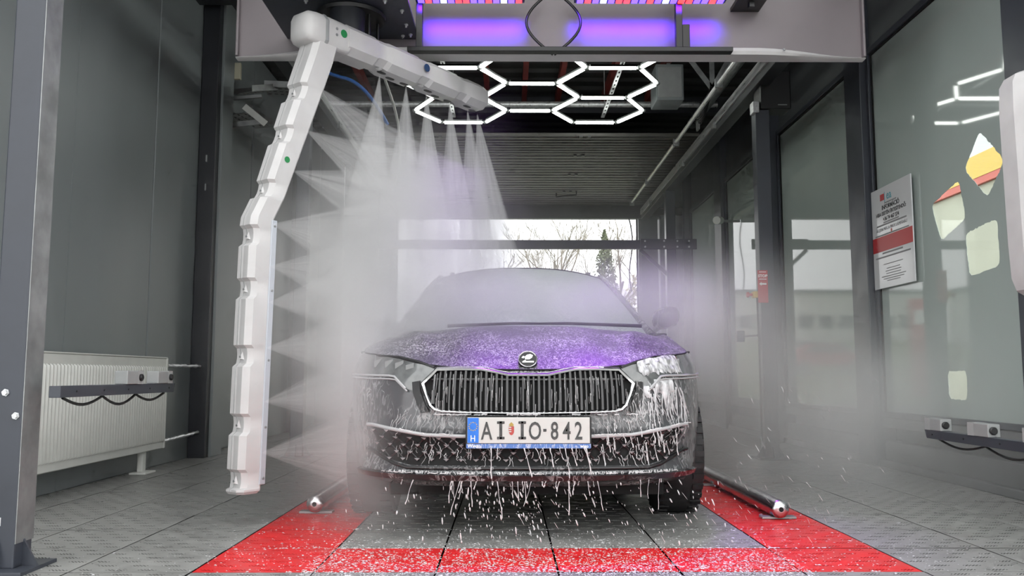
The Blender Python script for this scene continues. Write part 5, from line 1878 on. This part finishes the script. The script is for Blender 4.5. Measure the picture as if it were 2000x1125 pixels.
def fan(name, apex, direction, wide_axis, L, ha, hb, m, label):
    """elliptic cone from the nozzle; ha/hb half-angles (deg) across wide and thin axes"""
    zax = -Vector(direction).normalized()
    xax = Vector(wide_axis); xax = (xax - zax * xax.dot(zax)).normalized()
    yax = zax.cross(xax)
    n = 20
    b = MB()
    rg = []
    for r in (.004, .3 * L, .65 * L, L):
        rg.append([Vector((r * math.tan(R(ha)) * math.cos(k * 2 * math.pi / n), r * math.tan(R(hb)) * math.sin(k * 2 * math.pi / n), -r)) for k in range(n)])
    b.rings(rg)
    me = b.mesh(name, (0, 0, 0))
    o = link(name, me, m)
    mw = Matrix((xax, yax, zax)).transposed().to_4x4(); mw.translation = Vector(apex)
    o.matrix_world = mw
    tag(o, label, 'water spray', 'jets of the spray arm')
    return o
ords = ('first', 'second', 'third', 'fourth', 'fifth', 'sixth')
dn = [(.30, -6, 10), (.52, -1, 10), (.70, 2, 9), (.92, 4, 9), (1.10, 6, 9), (1.20, 9, 10)]
for k, (t, tilt, ha) in enumerate(dn):
    ap = A0 + D * t - UP * .085
    fan('water_jet', ap, Vector((math.sin(R(tilt)) * .8, .08, -1)), Vector((1, .35, 0)), 1.55, ha, 5, 'spray_down',
        '%s downward water jet from the elbow along the overhead boom' % ords[k])
sd = [(2.22, -38, 14, 'topmost'), (1.97, -24, 16, 'second from the top of'), (1.74, -14, 17, 'third from the top of'), (1.45, -8, 20, 'fourth from the top of'),
      (1.24, -4, 19, 'fifth from the top of'), (1.06, 4, 19, 'fourth from the bottom of'), (.84, 2, 18, 'third from the bottom of'), (.58, 6, 18, 'second from the bottom of'), (.34, 0, 18, 'lowest of')]
for z, el_, ha, nm in sd:
    p = leg_pt(z) + Wd * .07 + D * .04
    d = Vector((.86, .50, math.tan(R(el_))))
    fan('water_jet', p, d, UP, 1.15, ha * 1.3, 6, 'spray_side', '%s sideways water jet%s from the drop leg' % (nm if not nm.endswith('of') else nm[:-3].strip(), ''))

# drifting mist: fog bodies with thick banks
def mist_body(name, box, banks, scale, label):
    mm, t, vs = vol_nodes(name + '_fog')
    tc = t.nodes.new('ShaderNodeTexCoord')
    tot = None
    for c, r, amp in banks:
        mp = t.nodes.new('ShaderNodeVectorMath'); mp.operation = 'SUBTRACT'; mp.inputs[1].default_value = c
        t.links.new(tc.outputs['Object'], mp.inputs[0])
        dv = t.nodes.new('ShaderNodeVectorMath'); dv.operation = 'DIVIDE'; dv.inputs[1].default_value = r
        t.links.new(mp.outputs[0], dv.inputs[0])
        dt = t.nodes.new('ShaderNodeVectorMath'); dt.operation = 'DOT_PRODUCT'
        t.links.new(dv.outputs[0], dt.inputs[0]); t.links.new(dv.outputs[0], dt.inputs[1])
        e = N(t, 'MULTIPLY', N(t, 'POWER', 2.718, N(t, 'MULTIPLY', dt.outputs['Value'], -1.0)), amp)
        tot = e if tot is None else N(t, 'ADD', tot, e)
    n = t.nodes.new('ShaderNodeTexNoise'); n.inputs['Scale'].default_value = scale; n.inputs['Detail'].default_value = 2
    t.links.new(tc.outputs['Object'], n.inputs['Vector'])
    mr = t.nodes.new('ShaderNodeMapRange'); mr.inputs['From Min'].default_value = .32; mr.inputs['From Max'].default_value = .66
    mr.inputs['To Min'].default_value = .35; mr.inputs['To Max'].default_value = 1.5
    t.links.new(n.outputs['Fac'], mr.inputs['Value'])
    t.links.new(N(t, 'MULTIPLY', tot, mr.outputs['Result']), vs.inputs['Density'])
    b = MB(); b.box(*box)
    return tag(b.build('mist', mm, None, org=(0, 0, 0)), label, 'mist', kind='stuff')
mist_body('near', (-1.55, 1.75, 3.45, 6.3, .004, 2.35), [
    ((-.76, 4.65, 1.05), (.44, .48, .62), 2.3),      # between drop leg and car
    ((-.66, 4.10, .50), (.20, .40, .42), 1.9),       # beside the front wheel
    ((.10, 4.98, 1.13), (.85, .42, .17), 1.9),       # over the scuttle and screen
    ((-.45, 5.2, 1.5), (.36, .45, .42), .45),         # under the boom
    ((1.08, 5.0, 1.0), (.42, .45, .26), 1.3)],       # right of the screen
    2.6, 'thick white mist between the spray arm and the car')
mist_body('side', (1.0, 2.9, 4.3, 8.6, .004, 1.6), [
    ((2.25, 5.9, .42), (.80, 1.3, .50), .85),
    ((1.55, 6.6, .80), (.55, 1.2, .50), .35)],
    1.8, 'low grey mist along the windows on the right')
mm, t, vs = vol_nodes('far_haze'); vs.inputs['Density'].default_value = .055
tag(MB().box(-2.55, 2.85, 8.7, 13.4, .004, 3.2).build('mist', mm, None, org=(0, 0, 0)), 'thin haze filling the far end of the bay', 'mist', kind='stuff')
